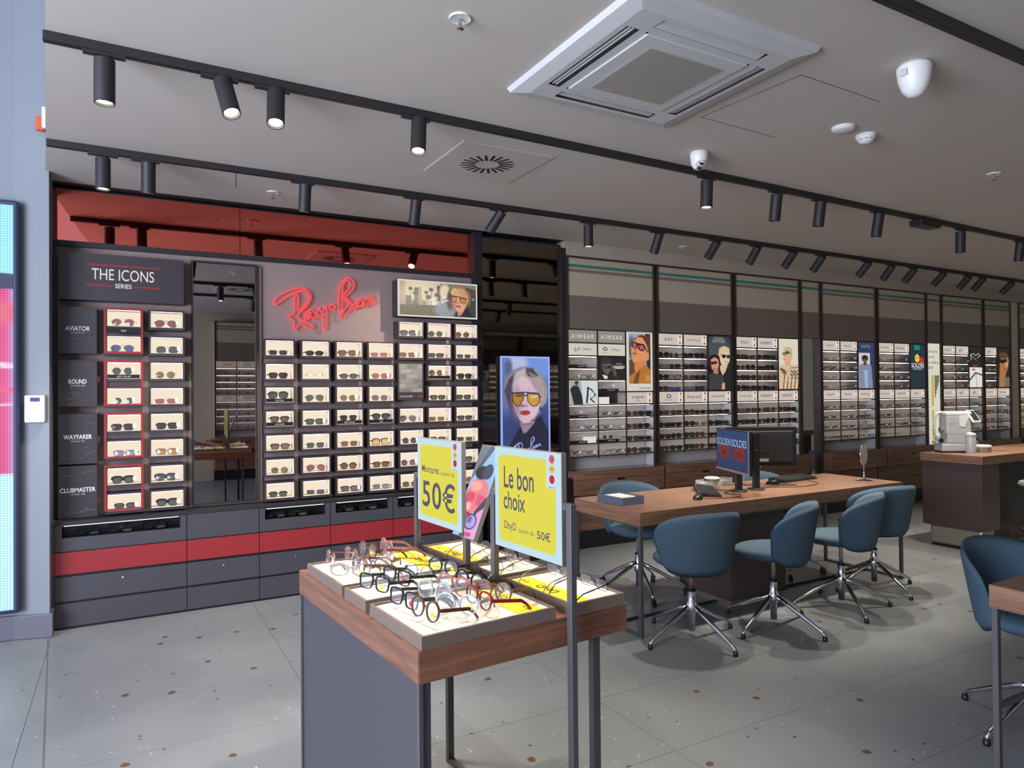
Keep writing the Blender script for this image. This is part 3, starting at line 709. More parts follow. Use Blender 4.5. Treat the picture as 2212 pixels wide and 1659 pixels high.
for (c_, r_), (kind, fr, ln, tg, yaw) in sorted(S_.items()):
    cn, rn = ordn[c_], rown[r_]
    x, z_ = cols[c_], rowz[r_]
    disp_box('black lit display box, %s row of the %s column from the left' % (rn, cn), x, z_)
    base = z_+.0022
    cx = x+.098+random.uniform(-.008,.008)
    if c_ in (6,7,8): cx = x+.075+random.uniform(0,.02)
    if tg:
        on_front = (c_ == 0 and r_ == 0)
        ph = .026
        if not on_front:
            pl = thing('label_plinth', 'black plinth%s in the %s box of the %s column' % ('' if tg == '-' else ' lettered '+tg, rn, cn), 'plinth', (x+.002, 5.40, base), 0, 'black plinths in the display boxes')
            bx('block', (0,-.016,0,.192,.06,ph), M_PLINTH, pl)
            if tg != '-': text(tg, .098, -.0168, ph*.48, .012*len(tg)*.62, .011, INKW, pl)
            base += ph
        else:
            pl = thing('label_plinth', 'black strip lettered NEW between the top two red-framed boxes', 'plinth', (x, 5.376, z_-.045), 0, 'black plinths in the display boxes')
            bx('block', (0,0,0,.20,.02,.034), M_PLINTH, pl); text('NEW', .10, -.0008, .015, .03, .013, INKW, pl)
    glasses('sunglasses', '%s %s sunglasses, %s lenses, %s box of the %s column' % (FN[fr], KN[kind], LNN[ln], rn, cn), 'sunglasses', 'sunglasses in the lit wall boxes', kind, fr, ln,
            (cx, 5.415, base), R(random.uniform(-14, 4)), tilt=R(-4), tagged=(c_ < 2 and r_ > 2 or random.random() < .2))
# red surrounds of the first column
for k, z1_ in enumerate([2.087, 1.733, 1.38, 1.03]):
    nm = ['top','second','third','bottom'][k]
    t = thing('red_surround', 'red frame around a pair of boxes, %s of four' % nm, 'frame', (-.125, 5.374, z1_-.305), 0, 'red frames of the first column')
    MB().frame(0,-.0,.232,.305-.0, .0135, 0, .006) if False else None
    b = MB(); b.frame(0, 0, .232, .307, .0135, -.002, .006); b.build('surround', M_RED, t)
# four story panels with sketched eyewear
def sketch(seed, name_, since, z0, z1_, lab):
    t = thing('story_panel', lab, 'panel', (-.275, 5.40, (z0+z1_)/2), 0, 'black story panels left of the boxes')
    w, h = .219, z1_-z0
    bx('board', (-w/2,0,-h/2,w/2,.10,h/2), M_BOX, t)
    b = MB(); rs = random.Random(seed)
    def arc(cx, cz, rx, rz, a0, a1, n=16): b.tube([(cx+rx*math.cos(R(a0+(a1-a0)*i/n)), -.0012, cz+rz*math.sin(R(a0+(a1-a0)*i/n))) for i in range(n+1)], .0006, 4)
    if seed == 1: arc(.065,.105,.027,.021,0,360); arc(-.055,-.075,.028,.020,20,350); arc(0,-.06,.02,.012,40,180); b.tube([(-.03,-.0012,-.06),(.03,-.0012,-.058)], .0006, 4); arc(.08,-.07,.014,.016,0,300)
    if seed == 2: arc(-.04,-.085,.026,.02,0,360); b.tube([(-.02,-.0012,-.072),(.03,-.0012,-.065)], .0006, 4); arc(-.075,.10,.02,.006,0,200); arc(.06,.12,.025,.004,0,180)
    if seed == 3: arc(-.05,-.115,.03,.02,170,380); arc(.02,-.11,.028,.02,170,370); b.tube([(.04,-.0012,-.105),(.10,-.0012,-.08)], .0006, 4); arc(-.06,.105,.024,.014,20,170); arc(.07,.12,.025,.02,200,330)
    if seed == 4: arc(-.045,-.145,.03,.016,20,160); arc(.045,-.135,.03,.018,10,160); b.tube([(-.08,-.0012,-.15),(.10,-.0012,-.12)], .0006, 4); arc(-.06,.10,.022,.01,0,200); b.tube([(.03,-.0012,.12),(.09,-.0012,.14)], .0006, 4)
    for k in range(7):
        x0 = rs.uniform(-.09,.05); z0_ = rs.choice([rs.uniform(.06,.13), rs.uniform(-.14,-.05)])
        b.tube([(x0,-.0012,z0_),(x0+rs.uniform(.01,.035),-.0012,z0_+rs.uniform(-.003,.003))], .0005, 4)
    b.build('sketch_lines', mat('chalk_print', (150,150,158), .7), t)
    text(name_, 0, -.0012, .012, .0200*len(name_), .030, mat('light_print', (238,236,242), .6), t, bold=.012)
    text(since, 0, -.0012, -.016, .080, .010, mat('grey_print', (196,194,198), .6), t)
sketch(1, 'AVIATOR', 'ON SINCE 1937', 1.778, 2.085, 'black panel of white eyewear sketches beside the boxes, topmost of four')
sketch(2, 'ROUND', 'ON SINCE 1949', 1.428, 1.733, 'black panel of white eyewear sketches beside the boxes, second of four')
sketch(3, 'WAYFARER', 'ON SINCE 1952', 1.049, 1.380, 'black panel of white eyewear sketches beside the boxes, third of four')
sketch(4, 'CLUBMASTER', 'ON SINCE 1986', .694, 1.037, 'black panel of white eyewear sketches beside the boxes, lowest of four')
t = thing('header_sign', 'wide black sign lettered THE ICONS SERIES with thin red lines', 'sign', (-.01, 5.40, 2.291))
bx('board', (-.372,0,-.156,.372,.10,.156), M_BOX, t)
text('THE ICONS', -.0, -.0012, .022, .37, .075, INKW, t, bold=-.0)
text('SERIES', 0, -.0012, -.052, .098, .030, INKW, t, bold=.012)
MR = glow('red_line_print', (205,70,70), .8)
for z_ in (.085,.079): bx('red_line', (-.215,-.0012,z_,.22,0,z_+.0028), MR, t)
for a, c in ((-.215,-.06),(.065,.22)):
    for z_ in (-.052,-.058): bx('red_line', (a,-.0012,z_,c,0,z_+.0028), MR, t)
# tall mirror between the two groups of boxes
t = thing('wall_mirror', 'tall dark-framed mirror between the icon boxes and the neon sign', 'mirror', (.638, 5.46, 0))
b = MB(); b.frame(-.222, .705, .222, 2.464, .012, -.012, .04); b.build('mirror_frame', M_BLACK, t)
bx('mirror_glass', (-.212,0,.715,.212,.01,2.454), M_MIR, t)
bx('edge_strip', (.226,.02,.70,.258,.04,2.45), M_SLATE, t)
# neon script
ns = thing('neon_sign', 'large red neon script lettering on the grey wall', 'neon sign', (.98, 5.47, 1.99))
M_NEON = glow('red_neon', (255,62,66), 1.8)
nm = {'R':'neon_tube','ay':'neon_tube','ai':'neon_tube','dot':'neon_tube','B':'neon_tube','an':'neon_tube','ni':'neon_tube'}
for k, P in LOGO.items():
    P = smooth_loop(P, 1)
    o = MB().tube([(a/1000, 0, c/1000) for a, c in P], .0052, 6, closed=True).build(nm[k], M_NEON, ns, smooth=True)
st = MB().cyl((0,0,0),(0,.03,0),.004,n=8).mesh('standoff', M_CHROME)
for x, z_ in ((.20,.115),(.553,.35),(.19,.26),(.39,.05),(.52,.2),(.74,.25)): inst('standoff', st, ns, (x,0.0,z_))
# picture light box, top right of the brand wall
lb = thing('picture_lightbox', 'wide lit picture box: palm skyline and portrait with tinted glasses', 'lightbox', (2.29, 5.36, 2.274))
bx('case', (-.357,0.004,-.15,.357,.14,.15), M_BOX, lb)
MB().frame(-.357,-.15,.357,.15,.0125,-.004,.01).build('white_frame', glow('lightbox_rim', (225,222,215), .95), lb)
p = Pic(.69, .277, (155,195,2065,1085), .003, (206,190,160))
p.poly([(155,195),(290,195),(290,820),(155,820)], (176,150,132), 6)
p.ell(700,500,500,300,(222,204,170),300,a=.6)
for x0, x1, yt, c in ((300,430,570,(120,108,96)),(510,610,360,(128,120,108)),(600,680,330,(160,146,126)),(450,520,680,(126,112,98)),(690,790,690,(150,138,118)),(640,700,520,(170,156,134))): p.poly([(x0,yt),(x1,yt),(x1,830),(x0,830)], c, 5)
p.poly([(155,820),(1140,800),(1140,1085),(155,1085)], (92,84,68), 20); p.speck(160,830,1140,1060,[(70,64,52),(170,150,120)],.55,2)
for x, y, r_ in ((420,390,48),(800,470,44),(920,390,52),(560,400,50),(540,500,62),(850,590,60),(1050,520,46)):
    p.line([(x,y),(x+8,870)],9,(74,66,56),3); p.ell(x,y,r_,r_*.95,(70,64,54),10)
    for a in range(0,360,45): p.line([(x,y),(x+r_*1.25*math.cos(R(a)),y+r_*1.1*math.sin(R(a)))],9,(66,60,50),4)
p.poly([(1065,270),(1140,270),(1140,850),(1090,850)], (84,80,66), 10)
p.poly([(1140,195),(2065,195),(2065,1085),(1140,1085)], (128,122,118), 10); p.ell(1260,420,130,200,(226,214,180),60); p.ell(1260,900,260,220,(142,146,160),120)
p.poly([(1780,260),(2065,330),(2065,1085),(1700,1085)], (70,68,74), 30); p.ell(1990,420,60,50,(130,60,52),40); p.ell(1990,580,36,42,(96,150,156),14)
p.ell(1600,520,270,330,(150,118,84),40); p.ell(1400,650,90,250,(96,80,72),40); p.ell(1850,560,80,220,(140,104,72),30)
p.poly([(1480,1085),(1560,900),(1760,900),(1830,820),(2000,1085)], (44,42,50), 20); p.poly([(1560,900),(1760,880),(1700,1010),(1600,1070)], (196,140,110), 12)
p.poly([(1430,420),(1480,330),(1700,330),(1820,460),(1850,640),(1790,820),(1730,920),(1640,955),(1560,920),(1480,780),(1440,640)], (222,166,134), 16)
p.ell(1480,700,60,160,(184,126,104),50,a=.7)
p.poly([(1480,300),(1560,300),(1480,420),(1430,480),(1400,420)], (216,184,136), 14); p.poly([(1560,300),(1740,310),(1860,470),(1870,640),(1800,560),(1700,420)], (206,168,116), 18)
for k in range(7): p.line([(1580+30*k,310),(1660+28*k,430),(1740+20*k,560)],6,(170,128,84),4)
p.line([(1420,515),(1600,525),(1840,580)],16,(36,32,34),5); p.poly([(1435,530),(1560,535),(1545,660),(1500,690),(1440,650)],(206,140,92),6); p.poly([(1630,550),(1800,590),(1800,680),(1740,712),(1660,680)],(196,136,74),6)
for L in ([(1435,530),(1560,535),(1545,660),(1500,690),(1440,650),(1435,530)],[(1630,550),(1800,590),(1800,680),(1740,712),(1660,680),(1630,550)]): p.line(L,12,(40,34,36),4)
p.ell(1590,690,40,16,(176,112,92),16); p.ell(1600,795,72,26,(178,84,84),8); p.ell(1600,785,40,6,(110,50,54),5)
pic_logo(p, 865, 545, 500, 260, (250,248,244))
p.build('print', vcol('lit_print', .92), lb, (0,-.0045,0))
# brick picture panel in the fifth column of the right group
bp = thing('brick_picture_panel', 'grey brick picture panel lettered POLAR LENSES among the boxes', 'panel', (2.05, 5.39, 1.597))
bx('board', (-.112,0,-.155,.112,.11,.155), M_BOX, bp)
p = Pic(.20, .232, (958,677,1102,875), .0025, (112,106,102))
for r_ in range(6):
    for c_ in range(3):
        x = 935+c_*70+(r_ % 2)*35; y = 680+r_*34
        p.poly([(x,y+3),(x+64,y),(x+64,y+28),(x,y+30)], [(128,122,118),(98,92,90),(146,140,134)][(r_*2+c_) % 3], 3)
p.speck(950,670,1110,880,[(60,56,54),(170,164,158)],.35,1)
p.build('print', vcol('matt_print'), bp, (0,-.001,.022))
text('POLAR LENSES', -.04,-.0012,-.128,.11,.013, INKW, bp)
bx('red_badge', (.065,-.0012,-.137,.098,0,-.120), MR, bp)

# ------------------------------------------------------------------ drawer cabinets under the brand wall
YD = 5.30
units = [(-.398,.368,1),(.368,.845,0),(.845,1.361,1),(1.361,1.858,1),(1.858,2.36,1),(2.36,2.655,0)]
un = ['first','second','third','fourth','fifth','sixth']
for i, (x0, x1, slot) in enumerate(units):
    t = thing('drawer_cabinet', 'charcoal drawer cabinet with a red band, %s from the left under the boxes' % un[i], 'cabinet', (x0, YD, 0), 0, 'drawer cabinets under the brand wall')
    w = x1-x0; gq = .0025
    if slot: MB().box(0,.014,.0,w,.20,.583).box(0,.124,.583,w,.20,.672).box(0,.014,.583,.04,.124,.672).box(w-.04,.014,.583,w,.124,.672).build('carcass', M_BLKPL, t)
    else: bx('carcass', (0,.014,.0,w,.20,.688), M_BLKPL, t)
    bx('top_board', (0,-.002,.672,w,.20,.690), M_BLACK, t)
    if slot:
        sx0, sx1 = .04, w-.04
        b = MB(); b.box(gq,0,.499,w-gq,.014,.583).box(gq,0,.583,sx0,.014,.670).box(sx1,0,.583,w-gq,.014,.670).box(sx0,0,.664,sx1,.014,.670); b.build('fascia', M_DKGREY, t)
        b = MB(); b.box(sx0,.0142,.583,sx1,.12,.585).box(sx0,.12,.583,sx1,.124,.664); b.build('niche', mat('niche_black', (20,19,21), .3), t)
        bx('led_strip', (sx0+.01,.006,.659,sx1-.01,.010,.6615), M_LEDC, t)
    else: bx('fascia', (gq,0,.499,w-gq,.014,.670), M_DKGREY, t)
    bx('red_band', (gq,.0,.352,w-gq,.014,.492), M_RED, t)
    d = bx('drawer', (gq,0,.180,w-gq,.014,.335), M_DKGREY, t)
    MB().lathe([(.001,0),(.006,0),(.007,.004),(.001,.006)], 12).build('lock', M_CHROME, d, loc=(w/2,0,.292)).rotation_euler = (R(90),0,0)
    bx('drawer', (gq,0,.016,w-gq,.014,.165), M_DKGREY, t)
t = thing('filler_panel', 'narrow charcoal and red filler strip beside the pale pier', 'panel', (-.42, YD+.004, 0))
bx('strip', (0,0,.0,.021,.18,.352), M_DKGREY, t); bx('strip', (0,0,.492,.021,.18,.688), M_DKGREY, t); bx('red_strip', (0,0,.352,.021,.18,.492), M_RED, t)

NE = 'eyewear lying in the black niches'
for k, (x, fr) in enumerate([(-.22,'blackwire'),(-.03,'gold'),(.17,'black'),(.96,'black'),(1.12,'gold'),(1.47,'gold'),(1.66,'silver'),(1.95,'silver'),(2.15,'gold')]):
    glasses('sunglasses', '%s sunglasses lying in the %s black niche from the left, %s inside it' % (FN[fr], {0:'first',1:'first',2:'first',3:'second',4:'second',5:'third',6:'third'}.get(k,'fourth'), {0:'left one',1:'middle one',2:'right one'}[k % 3 if k < 3 else (0 if k in (3,5,7) else 2)]), 'sunglasses', NE, 'pilot', fr, 'dark', (x, 5.335, .5855), R(-12), tilt=R(-50))
# ------------------------------------------------------------------ tall smoked mirror with portrait screen
t = thing('tall_smoked_mirror', 'tall smoked mirror between the brand wall and the shelving bays', 'mirror', (2.66, 5.46, 0))
bx('post', (0,-.03,0,.075,.12,2.90), M_BLACK, t)
bx('post', (.90,-.04,0,.945,.12,2.84), M_BLACK, t)
bx('mirror_glass', (.075,0,2.03,.90,.012,2.86), M_MIR2, t)
bx('mirror_glass', (.075,0,.70,.90,.012,2.00), mat('dark_smoked_mirror', (92,86,82), .03, metal=1.0), t)
bx('seam', (.075,-.006,2.00,.90,.02,2.03), M_BLACK, t)
bx('base_cabinet', (.075,-.16,0,.90,.0,.70), M_BLKPL, t)
bx('backing', (.075,.012,0,.90,.06,2.88), M_BLACK, t)
t = thing('portrait_screen', 'glowing upright screen with a blond portrait in amber glasses', 'screen', (3.158, 5.42, 1.292))
bx('case', (-.257,.002,-.525,.257,.035,.525), M_BLACK, t)
MB().frame(-.257,-.525,.257,.525,.02,-.003,.004).build('lit_border', glow('blue_white_border', (160,178,245), 1.0), t)
p = Pic(.48, 1.02, (80,115,788,1850), .0033, (60,84,140))
p.poly([(0,0),(900,0),(900,700),(0,760)], (98,130,200), 300); p.ell(620,220,260,200,(110,146,220),120); p.ell(300,190,160,140,(176,186,220),90); p.ell(170,260,60,130,(84,96,130),50)
p.ell(440,1250,500,300,(48,62,112),300); p.ell(120,700,120,260,(92,110,160),90)
p.ell(430,600,335,350,(128,120,134),30); p.poly([(105,620),(160,430),(260,330),(400,250),(560,280),(690,400),(760,560),(770,720),(700,850),(640,900),(640,500),(300,500),(260,860),(230,900),(150,760)], (150,140,148), 40)
p.poly([(105,620),(180,430),(250,360),(230,560),(220,700),(260,900),(250,1060),(215,1085),(215,960),(140,740)], (70,66,88), 26)
p.poly([(150,1500),(260,1300),(350,1150),(600,1000),(660,1000),(760,1200),(900,1400),(900,1900),(60,1900)], (34,34,58), 24)
p.poly([(330,1100),(560,1080),(600,1000),(560,1120),(440,1260),(390,1270)], (158,126,140), 16)
p.poly([(240,560),(300,430),(400,370),(540,400),(650,560),(660,760),(620,930),(560,1050),(470,1110),(400,1120),(330,1060),(270,930),(235,760)], (206,178,192), 22)
p.ell(290,800,70,230,(150,122,148),70,a=.7); p.ell(560,900,90,130,(216,190,206),60,a=.7); p.ell(430,480,120,90,(216,188,196),70,a=.6)
p.poly([(400,380),(440,275),(600,300),(720,470),(760,640),(745,800),(690,870),(660,700),(560,560),(470,430)], (168,150,152), 30)
p.poly([(440,270),(540,270),(640,390),(560,420),(470,390),(445,330)], (70,66,84), 26); p.poly([(300,330),(430,270),(420,370),(330,400),(280,520),(220,560)], (190,176,176), 26)
for k in range(9): p.line([(470+22*k,320+10*k),(560+20*k,450+12*k),(600+16*k,600+14*k)], 7, [(132,116,124),(196,182,182)][k % 2], 5)
p.poly([(230,650),(400,650),(395,740),(340,840),(290,845),(235,780)], (176,124,46), 6); p.poly([(455,660),(640,670),(645,780),(600,850),(530,850),(465,780)], (196,150,56), 6)
p.ell(560,710,60,26,(214,206,190),20,a=.7); p.ell(330,690,60,18,(60,50,50),14,a=.7)
p.line([(215,650),(400,640),(620,655),(665,725)],14,(34,30,40),4)
for L in ([(230,655),(400,655),(395,740),(340,845),(290,850),(235,780),(230,655)],[(455,660),(640,672),(648,780),(600,852),(530,855),(465,780),(455,660)]): p.line(L,12,(34,30,42),4)
p.line([(400,690),(455,690)],16,(34,30,42),4); p.ell(420,845,50,18,(170,134,150),16); p.ell(380,850,26,14,(110,80,96),12)
p.ell(420,955,80,38,(168,64,60),10); p.ell(420,950,60,6,(110,36,40),5); p.ell(440,1130,120,14,(120,92,112),14,a=.7)
p.ell(660,900,14,30,(60,52,66),8)
pic_logo(p, 228, 1320, 442, 330, (150,170,240))
p.build('screen_image', vcol('screen_image', 1.0), t, (0,-.0035,0))

# ------------------------------------------------------------------ shelving bays
Z0 = [1.970,1.845,1.727,1.612,1.495,1.370,1.245,1.118,.998,.875]     # tops of the shelf boards
ZC = [2.085,1.957,1.833,1.715,1.600,1.483,1.358,1.233,1.106,.986]    # ceilings of the cells
Z0 = [1.5+(z-1.5)*.988 for z in Z0]; ZC = [1.5+(z-1.5)*.988 for z in ZC]
def portrait(p, cx, cy, s, skin, hair, tint, glass=(30,28,30), top=(60,50,46), long=False, turn=0):
    sh = tuple(v*.78 for v in skin)
    p.ell(cx, cy-.12*s, .56*s, .60*s, hair, .06*s)
    if long: p.poly([(cx-.56*s,cy-.1*s),(cx+.56*s,cy-.1*s),(cx+.5*s,cy+1.0*s),(cx-.62*s,cy+1.0*s)], hair, .08*s)
    p.poly([(cx-1.5*s,cy+7*s),(cx-1.15*s,cy+1.25*s),(cx-.35*s,cy+.8*s),(cx+.35*s,cy+.8*s),(cx+1.15*s,cy+1.25*s),(cx+1.5*s,cy+7*s)], top, .06*s)
    p.poly([(cx-.22*s,cy+.4*s),(cx+.24*s,cy+.4*s),(cx+.3*s,cy+.95*s),(cx,cy+1.25*s),(cx-.26*s,cy+.95*s)], sh, .05*s)
    p.ell(cx+turn*.05*s, cy+.03*s, .40*s, .55*s, skin, .05*s); p.ell(cx-.26*s, cy+.1*s, .14*s, .4*s, sh, .12*s, a=.6)
    p.ell(cx+turn*.05*s, cy-.45*s, .44*s, .26*s, hair, .06*s)
    gy = cy-.06*s
    for q in (-1, 1):
        p.ell(cx+turn*.08*s+q*.2*s, gy, .17*s, .125*s, glass, .02*s); p.ell(cx+turn*.08*s+q*.2*s, gy, .135*s, .095*s, tint, .03*s)
    p.line([(cx-.42*s,gy-.06*s),(cx+.42*s,gy-.06*s)], .04*s, glass, .02*s)
    p.ell(cx+turn*.12*s, cy+.17*s, .07*s, .05*s, sh, .05*s); p.ell(cx+turn*.1*s, cy+.33*s, .13*s, .05*s, (168,80,76), .03*s); p.line([(cx-.12*s,cy+.33*s),(cx+.14*s,cy+.33*s)], .015*s, (100,44,44), .01*s)
def art_coach():
    p = Pic(.275,.50,(1462,245,2040,1480),.0028,(150,166,196))
    p.ell(1540,600,110,260,(84,96,88),50); p.ell(1620,420,80,60,(110,116,120),30); p.poly([(1462,900),(1620,860),(1640,1480),(1462,1480)],(92,74,58),30)
    p.poly([(1900,245),(2040,245),(2040,1200),(1940,1150)],(52,46,56),14); p.poly([(1560,520),(1640,360),(1760,280),(1900,290),(2040,270),(2040,620),(1950,700),(1880,560)],(98,56,44),16)
    p.poly([(1520,600),(1600,440),(1700,330),(1820,340),(1900,450),(1950,560),(1990,700),(2000,800),(1950,900),(1880,960),(1780,1010),(1640,1010),(1560,930),(1530,800)],(226,150,98),16)
    p.poly([(1620,940),(1880,900),(1900,1000),(1800,1150),(1640,1240),(1600,1100)],(216,132,72),16); p.ell(1960,830,40,80,(224,146,98),10); p.ell(1915,930,14,24,(150,140,120),4)
    p.poly([(1480,1290),(1640,1180),(1900,1000),(2040,1150),(2040,1480),(1470,1480)],(182,118,52),14); p.poly([(1560,1480),(1640,1250),(1760,1140),(1700,1480)],(120,74,38),14); p.ell(1960,1340,60,90,(214,160,90),30,a=.7)
    p.poly([(1535,460),(1640,450),(1700,510),(1660,620),(1580,610),(1540,560)],(34,34,40),6); p.poly([(1690,510),(1840,500),(1900,570),(1860,680),(1760,670),(1700,610)],(34,34,40),6); p.line([(1620,480),(1860,520),(1960,700)],26,(34,34,40),6)
    p.poly([(1565,490),(1630,480),(1660,530),(1630,600),(1580,590)],(214,90,110),6); p.poly([(1720,540),(1830,530),(1870,580),(1840,650),(1760,640)],(200,80,100),6)
    p.ell(1640,640,50,36,(196,116,76),16); p.ell(1610,740,66,34,(196,96,82),10,rot=12); p.line([(1560,745),(1670,760)],8,(130,60,54),4); return p
def art_duo():
    p = Pic(.325,.575,(790,165,1080,885),.003,(48,50,56)); p.ell(900,330,200,140,(74,78,84),120)
    p.poly([(930,640),(1060,560),(1080,620),(1080,885),(930,885)],(34,34,40),8); p.poly([(930,560),(1040,560),(1010,640),(970,700),(940,620)],(222,190,160),6)
    p.poly([(920,400),(960,330),(1040,340),(1070,420),(1065,500),(1030,560),(960,560),(930,480)],(228,200,172),6); p.poly([(915,420),(930,330),(990,295),(1060,320),(1072,410),(1020,380),(960,400),(945,460)],(214,196,150),8)
    p.ell(990,437,26,26,(28,26,30),3); p.ell(1048,440,24,26,(70,40,44),3); p.line([(945,415),(1075,425)],7,(28,26,30),3); p.ell(1020,510,18,6,(190,100,100),3)
    p.poly([(790,560),(800,450),(860,410),(930,440),(945,540),(930,600),(860,640),(790,680)],(26,22,26),6); p.poly([(820,480),(870,450),(915,480),(925,560),(900,620),(870,640),(830,610),(818,540)],(212,150,116),6)
    p.poly([(850,610),(910,600),(915,690),(850,690)],(190,130,98),6); p.poly([(795,700),(850,670),(920,680),(1000,790),(990,885),(790,885)],(46,46,52),6); p.speck(795,690,985,885,[(24,24,28),(120,118,118)],.5,1); p.poly([(960,800),(1000,790),(1000,885),(955,885)],(216,158,122),4)
    p.ell(838,530,22,22,(60,20,24),3); p.ell(878,522,22,22,(40,20,24),3); p.line([(800,520),(905,505)],6,(200,70,70),2); p.ell(862,600,16,6,(170,80,76),3)
    p.line([(865,190),(985,194)],5,(200,200,200),2); return p
def art_plaid():
    p = Pic(.325,.575,(1725,190,1985,880),.003,(226,214,196)); p.poly([(1725,560),(1985,545),(1985,880),(1725,880)],(206,188,164),40)
    p.poly([(1800,500),(1890,440),(1885,540),(1860,590),(1810,580)],(224,170,140),6); p.poly([(1785,440),(1800,380),(1860,350),(1905,400),(1900,470),(1850,520),(1800,515)],(226,174,146),8)
    p.poly([(1790,370),(1800,320),(1850,292),(1900,330),(1912,420),(1895,500),(1880,420),(1850,370)],(206,186,146),8); p.speck(1795,300,1905,400,[(150,130,100),(232,218,180)],.4,1)
    p.ell(1798,400,26,24,(150,130,90),4); p.ell(1838,378,24,24,(96,84,60),4); p.line([(1780,385),(1890,385)],8,(50,42,38),3); p.ell(1795,470,14,7,(196,96,84),3)
    p.poly([(1740,640),(1800,560),(1880,560),(1960,600),(1985,700),(1985,880),(1730,880)],(226,190,146),8); p.poly([(1890,560),(1960,600),(1985,700),(1985,820),(1890,700)],(206,180,150),6)
    for k in range(5): p.line([(1740+48*k,600+10*k),(1800+50*k,690),(1780+50*k,880)],12,(56,48,50),4,a=.85)
    for k in range(4): p.line([(1880,590+50*k),(1985,580+50*k)],10,(64,56,58),4,a=.7)
    p.line([(1760,600),(1820,680)],16,(52,44,46),4); p.ell(1850,670,30,50,(226,178,148),8)
    return p
def art_man():
    p = Pic(.325,.575,(370,915,545,1435),.003,(44,58,96)); p.speck(370,915,545,1435,[(38,50,86),(60,76,116)],.4,1)
    p.poly([(375,1035),(495,1035),(495,1435),(375,1435)],(206,202,200),3)
    portrait(p,440,1105,60,(120,78,60),(24,20,22),(70,54,48),top=(132,140,158)); p.poly([(425,1230),(470,1230),(468,1435),(440,1435)],(150,176,224),4)
    return p
def art_soldes():
    p = Pic(.325,.575,(925,935,1080,1420),.003,(30,52,62)); p.poly([(965,940),(1030,940),(1030,998),(965,998)],(24,128,112),2)
    p.ell(997,1090,25,46,(244,206,60),3); p.ell(1043,1115,23,38,(226,54,48),3); return p
def art_bw():
    p = Pic(.31,.235,(60,0,735,545),.003,(214,220,220)); p.poly([(60,0),(330,0),(380,545),(60,545)],(164,172,174),30)
    p.poly([(70,200),(150,110),(270,130),(350,330),(380,545),(160,545),(110,330)],(40,38,42),10); p.ell(225,60,40,55,(90,84,84),10); p.poly([(180,20),(270,20),(270,50),(190,60)],(30,28,30),6)
    p.line([(500,160),(490,330),(470,500)],44,(48,52,58),10); p.line([(500,170),(580,200),(680,330),(560,420),(650,500)],30,(60,62,68),10); p.ell(590,320,60,70,(210,216,218),10); return p
def art_dark():
    p = Pic(.31,.205,(765,775,1415,1325),.003,(34,32,38)); p.ell(940,960,130,180,(58,48,48),30); p.poly([(840,960),(1040,940),(1060,1100),(960,1240),(860,1120)],(110,88,80),24)
    p.poly([(760,1325),(840,1210),(1000,1260),(1060,1325)],(30,28,34),10); p.poly([(840,1210),(980,1260),(960,1325),(890,1325)],(214,222,228),8)
    p.ell(920,1040,50,42,(28,24,28),6); p.ell(1010,1030,40,38,(40,34,36),6); p.ell(920,1040,36,30,(96,80,74),6); p.poly([(1060,960),(1100,960),(1180,1150),(1200,1290),(1140,1250),(1080,1090)],(104,80,72),14)
    for x0, x1, y in ((1115,1385,1022),(1160,1350,1058),(1150,1360,978),(1190,1320,938)): p.line([(x0,y),(x1,y)],26 if y in (1022,1058) else 8,(214,220,220),4)
    p.poly([(1218,1125),(1290,1125),(1290,1215),(1218,1215)],(200,190,150),2) if False else None
    return p
def art_white():
    p = Pic(.325,.575,(1578,965,1708,1410),.003,(36,34,36)); p.poly([(1578,1190),(1708,1190),(1708,1410),(1578,1410)],(226,226,222),2)
    p.line([(1600,1110),(1590,1050),(1620,1040),(1645,1060),(1670,1035),(1690,1060),(1660,1085)],6,(216,214,210),2); p.line([(1600,1060),(1650,1110)],5,(180,180,178),2)
    p.line([(1610,1190),(1625,1160),(1640,1180),(1665,1160)],8,(190,60,50),3); p.line([(1580,1330),(1640,1250),(1708,1275)],14,(60,62,66),4); p.line([(1643,1240),(1650,1410)],3,(80,40,50),2); p.ell(1620,1215,16,10,(190,70,50),4); return p
def art_bronze():
    p = Pic(.325,.575,(1870,980,1990,1410),.003,(40,32,28)); p.poly([(1880,1410),(1890,1150),(1910,1050),(1960,1040),(1985,1110),(1975,1200),(1950,1270),(1930,1410)],(176,116,72),10)
    p.ell(1930,1060,46,36,(96,66,48),10); p.poly([(1885,1110),(1960,1100),(1965,1130),(1920,1150),(1885,1140)],(26,22,22),4); p.ell(1945,1210,14,8,(150,70,56),4); p.poly([(1880,1300),(1990,1300),(1990,1410),(1880,1410)],(150,120,92),14,a=.8); p.ell(1960,1160,14,30,(216,156,106),8); return p
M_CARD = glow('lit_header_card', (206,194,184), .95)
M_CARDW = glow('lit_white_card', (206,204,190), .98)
M_CARDG = glow('grey_header_card', (146,140,134), .95)  # grey cards are no lamps; brightness put in as a glow
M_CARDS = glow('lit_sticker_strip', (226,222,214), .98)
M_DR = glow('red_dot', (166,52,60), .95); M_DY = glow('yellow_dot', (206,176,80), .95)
CINK = mat('card_ink', (64,58,58), .6)
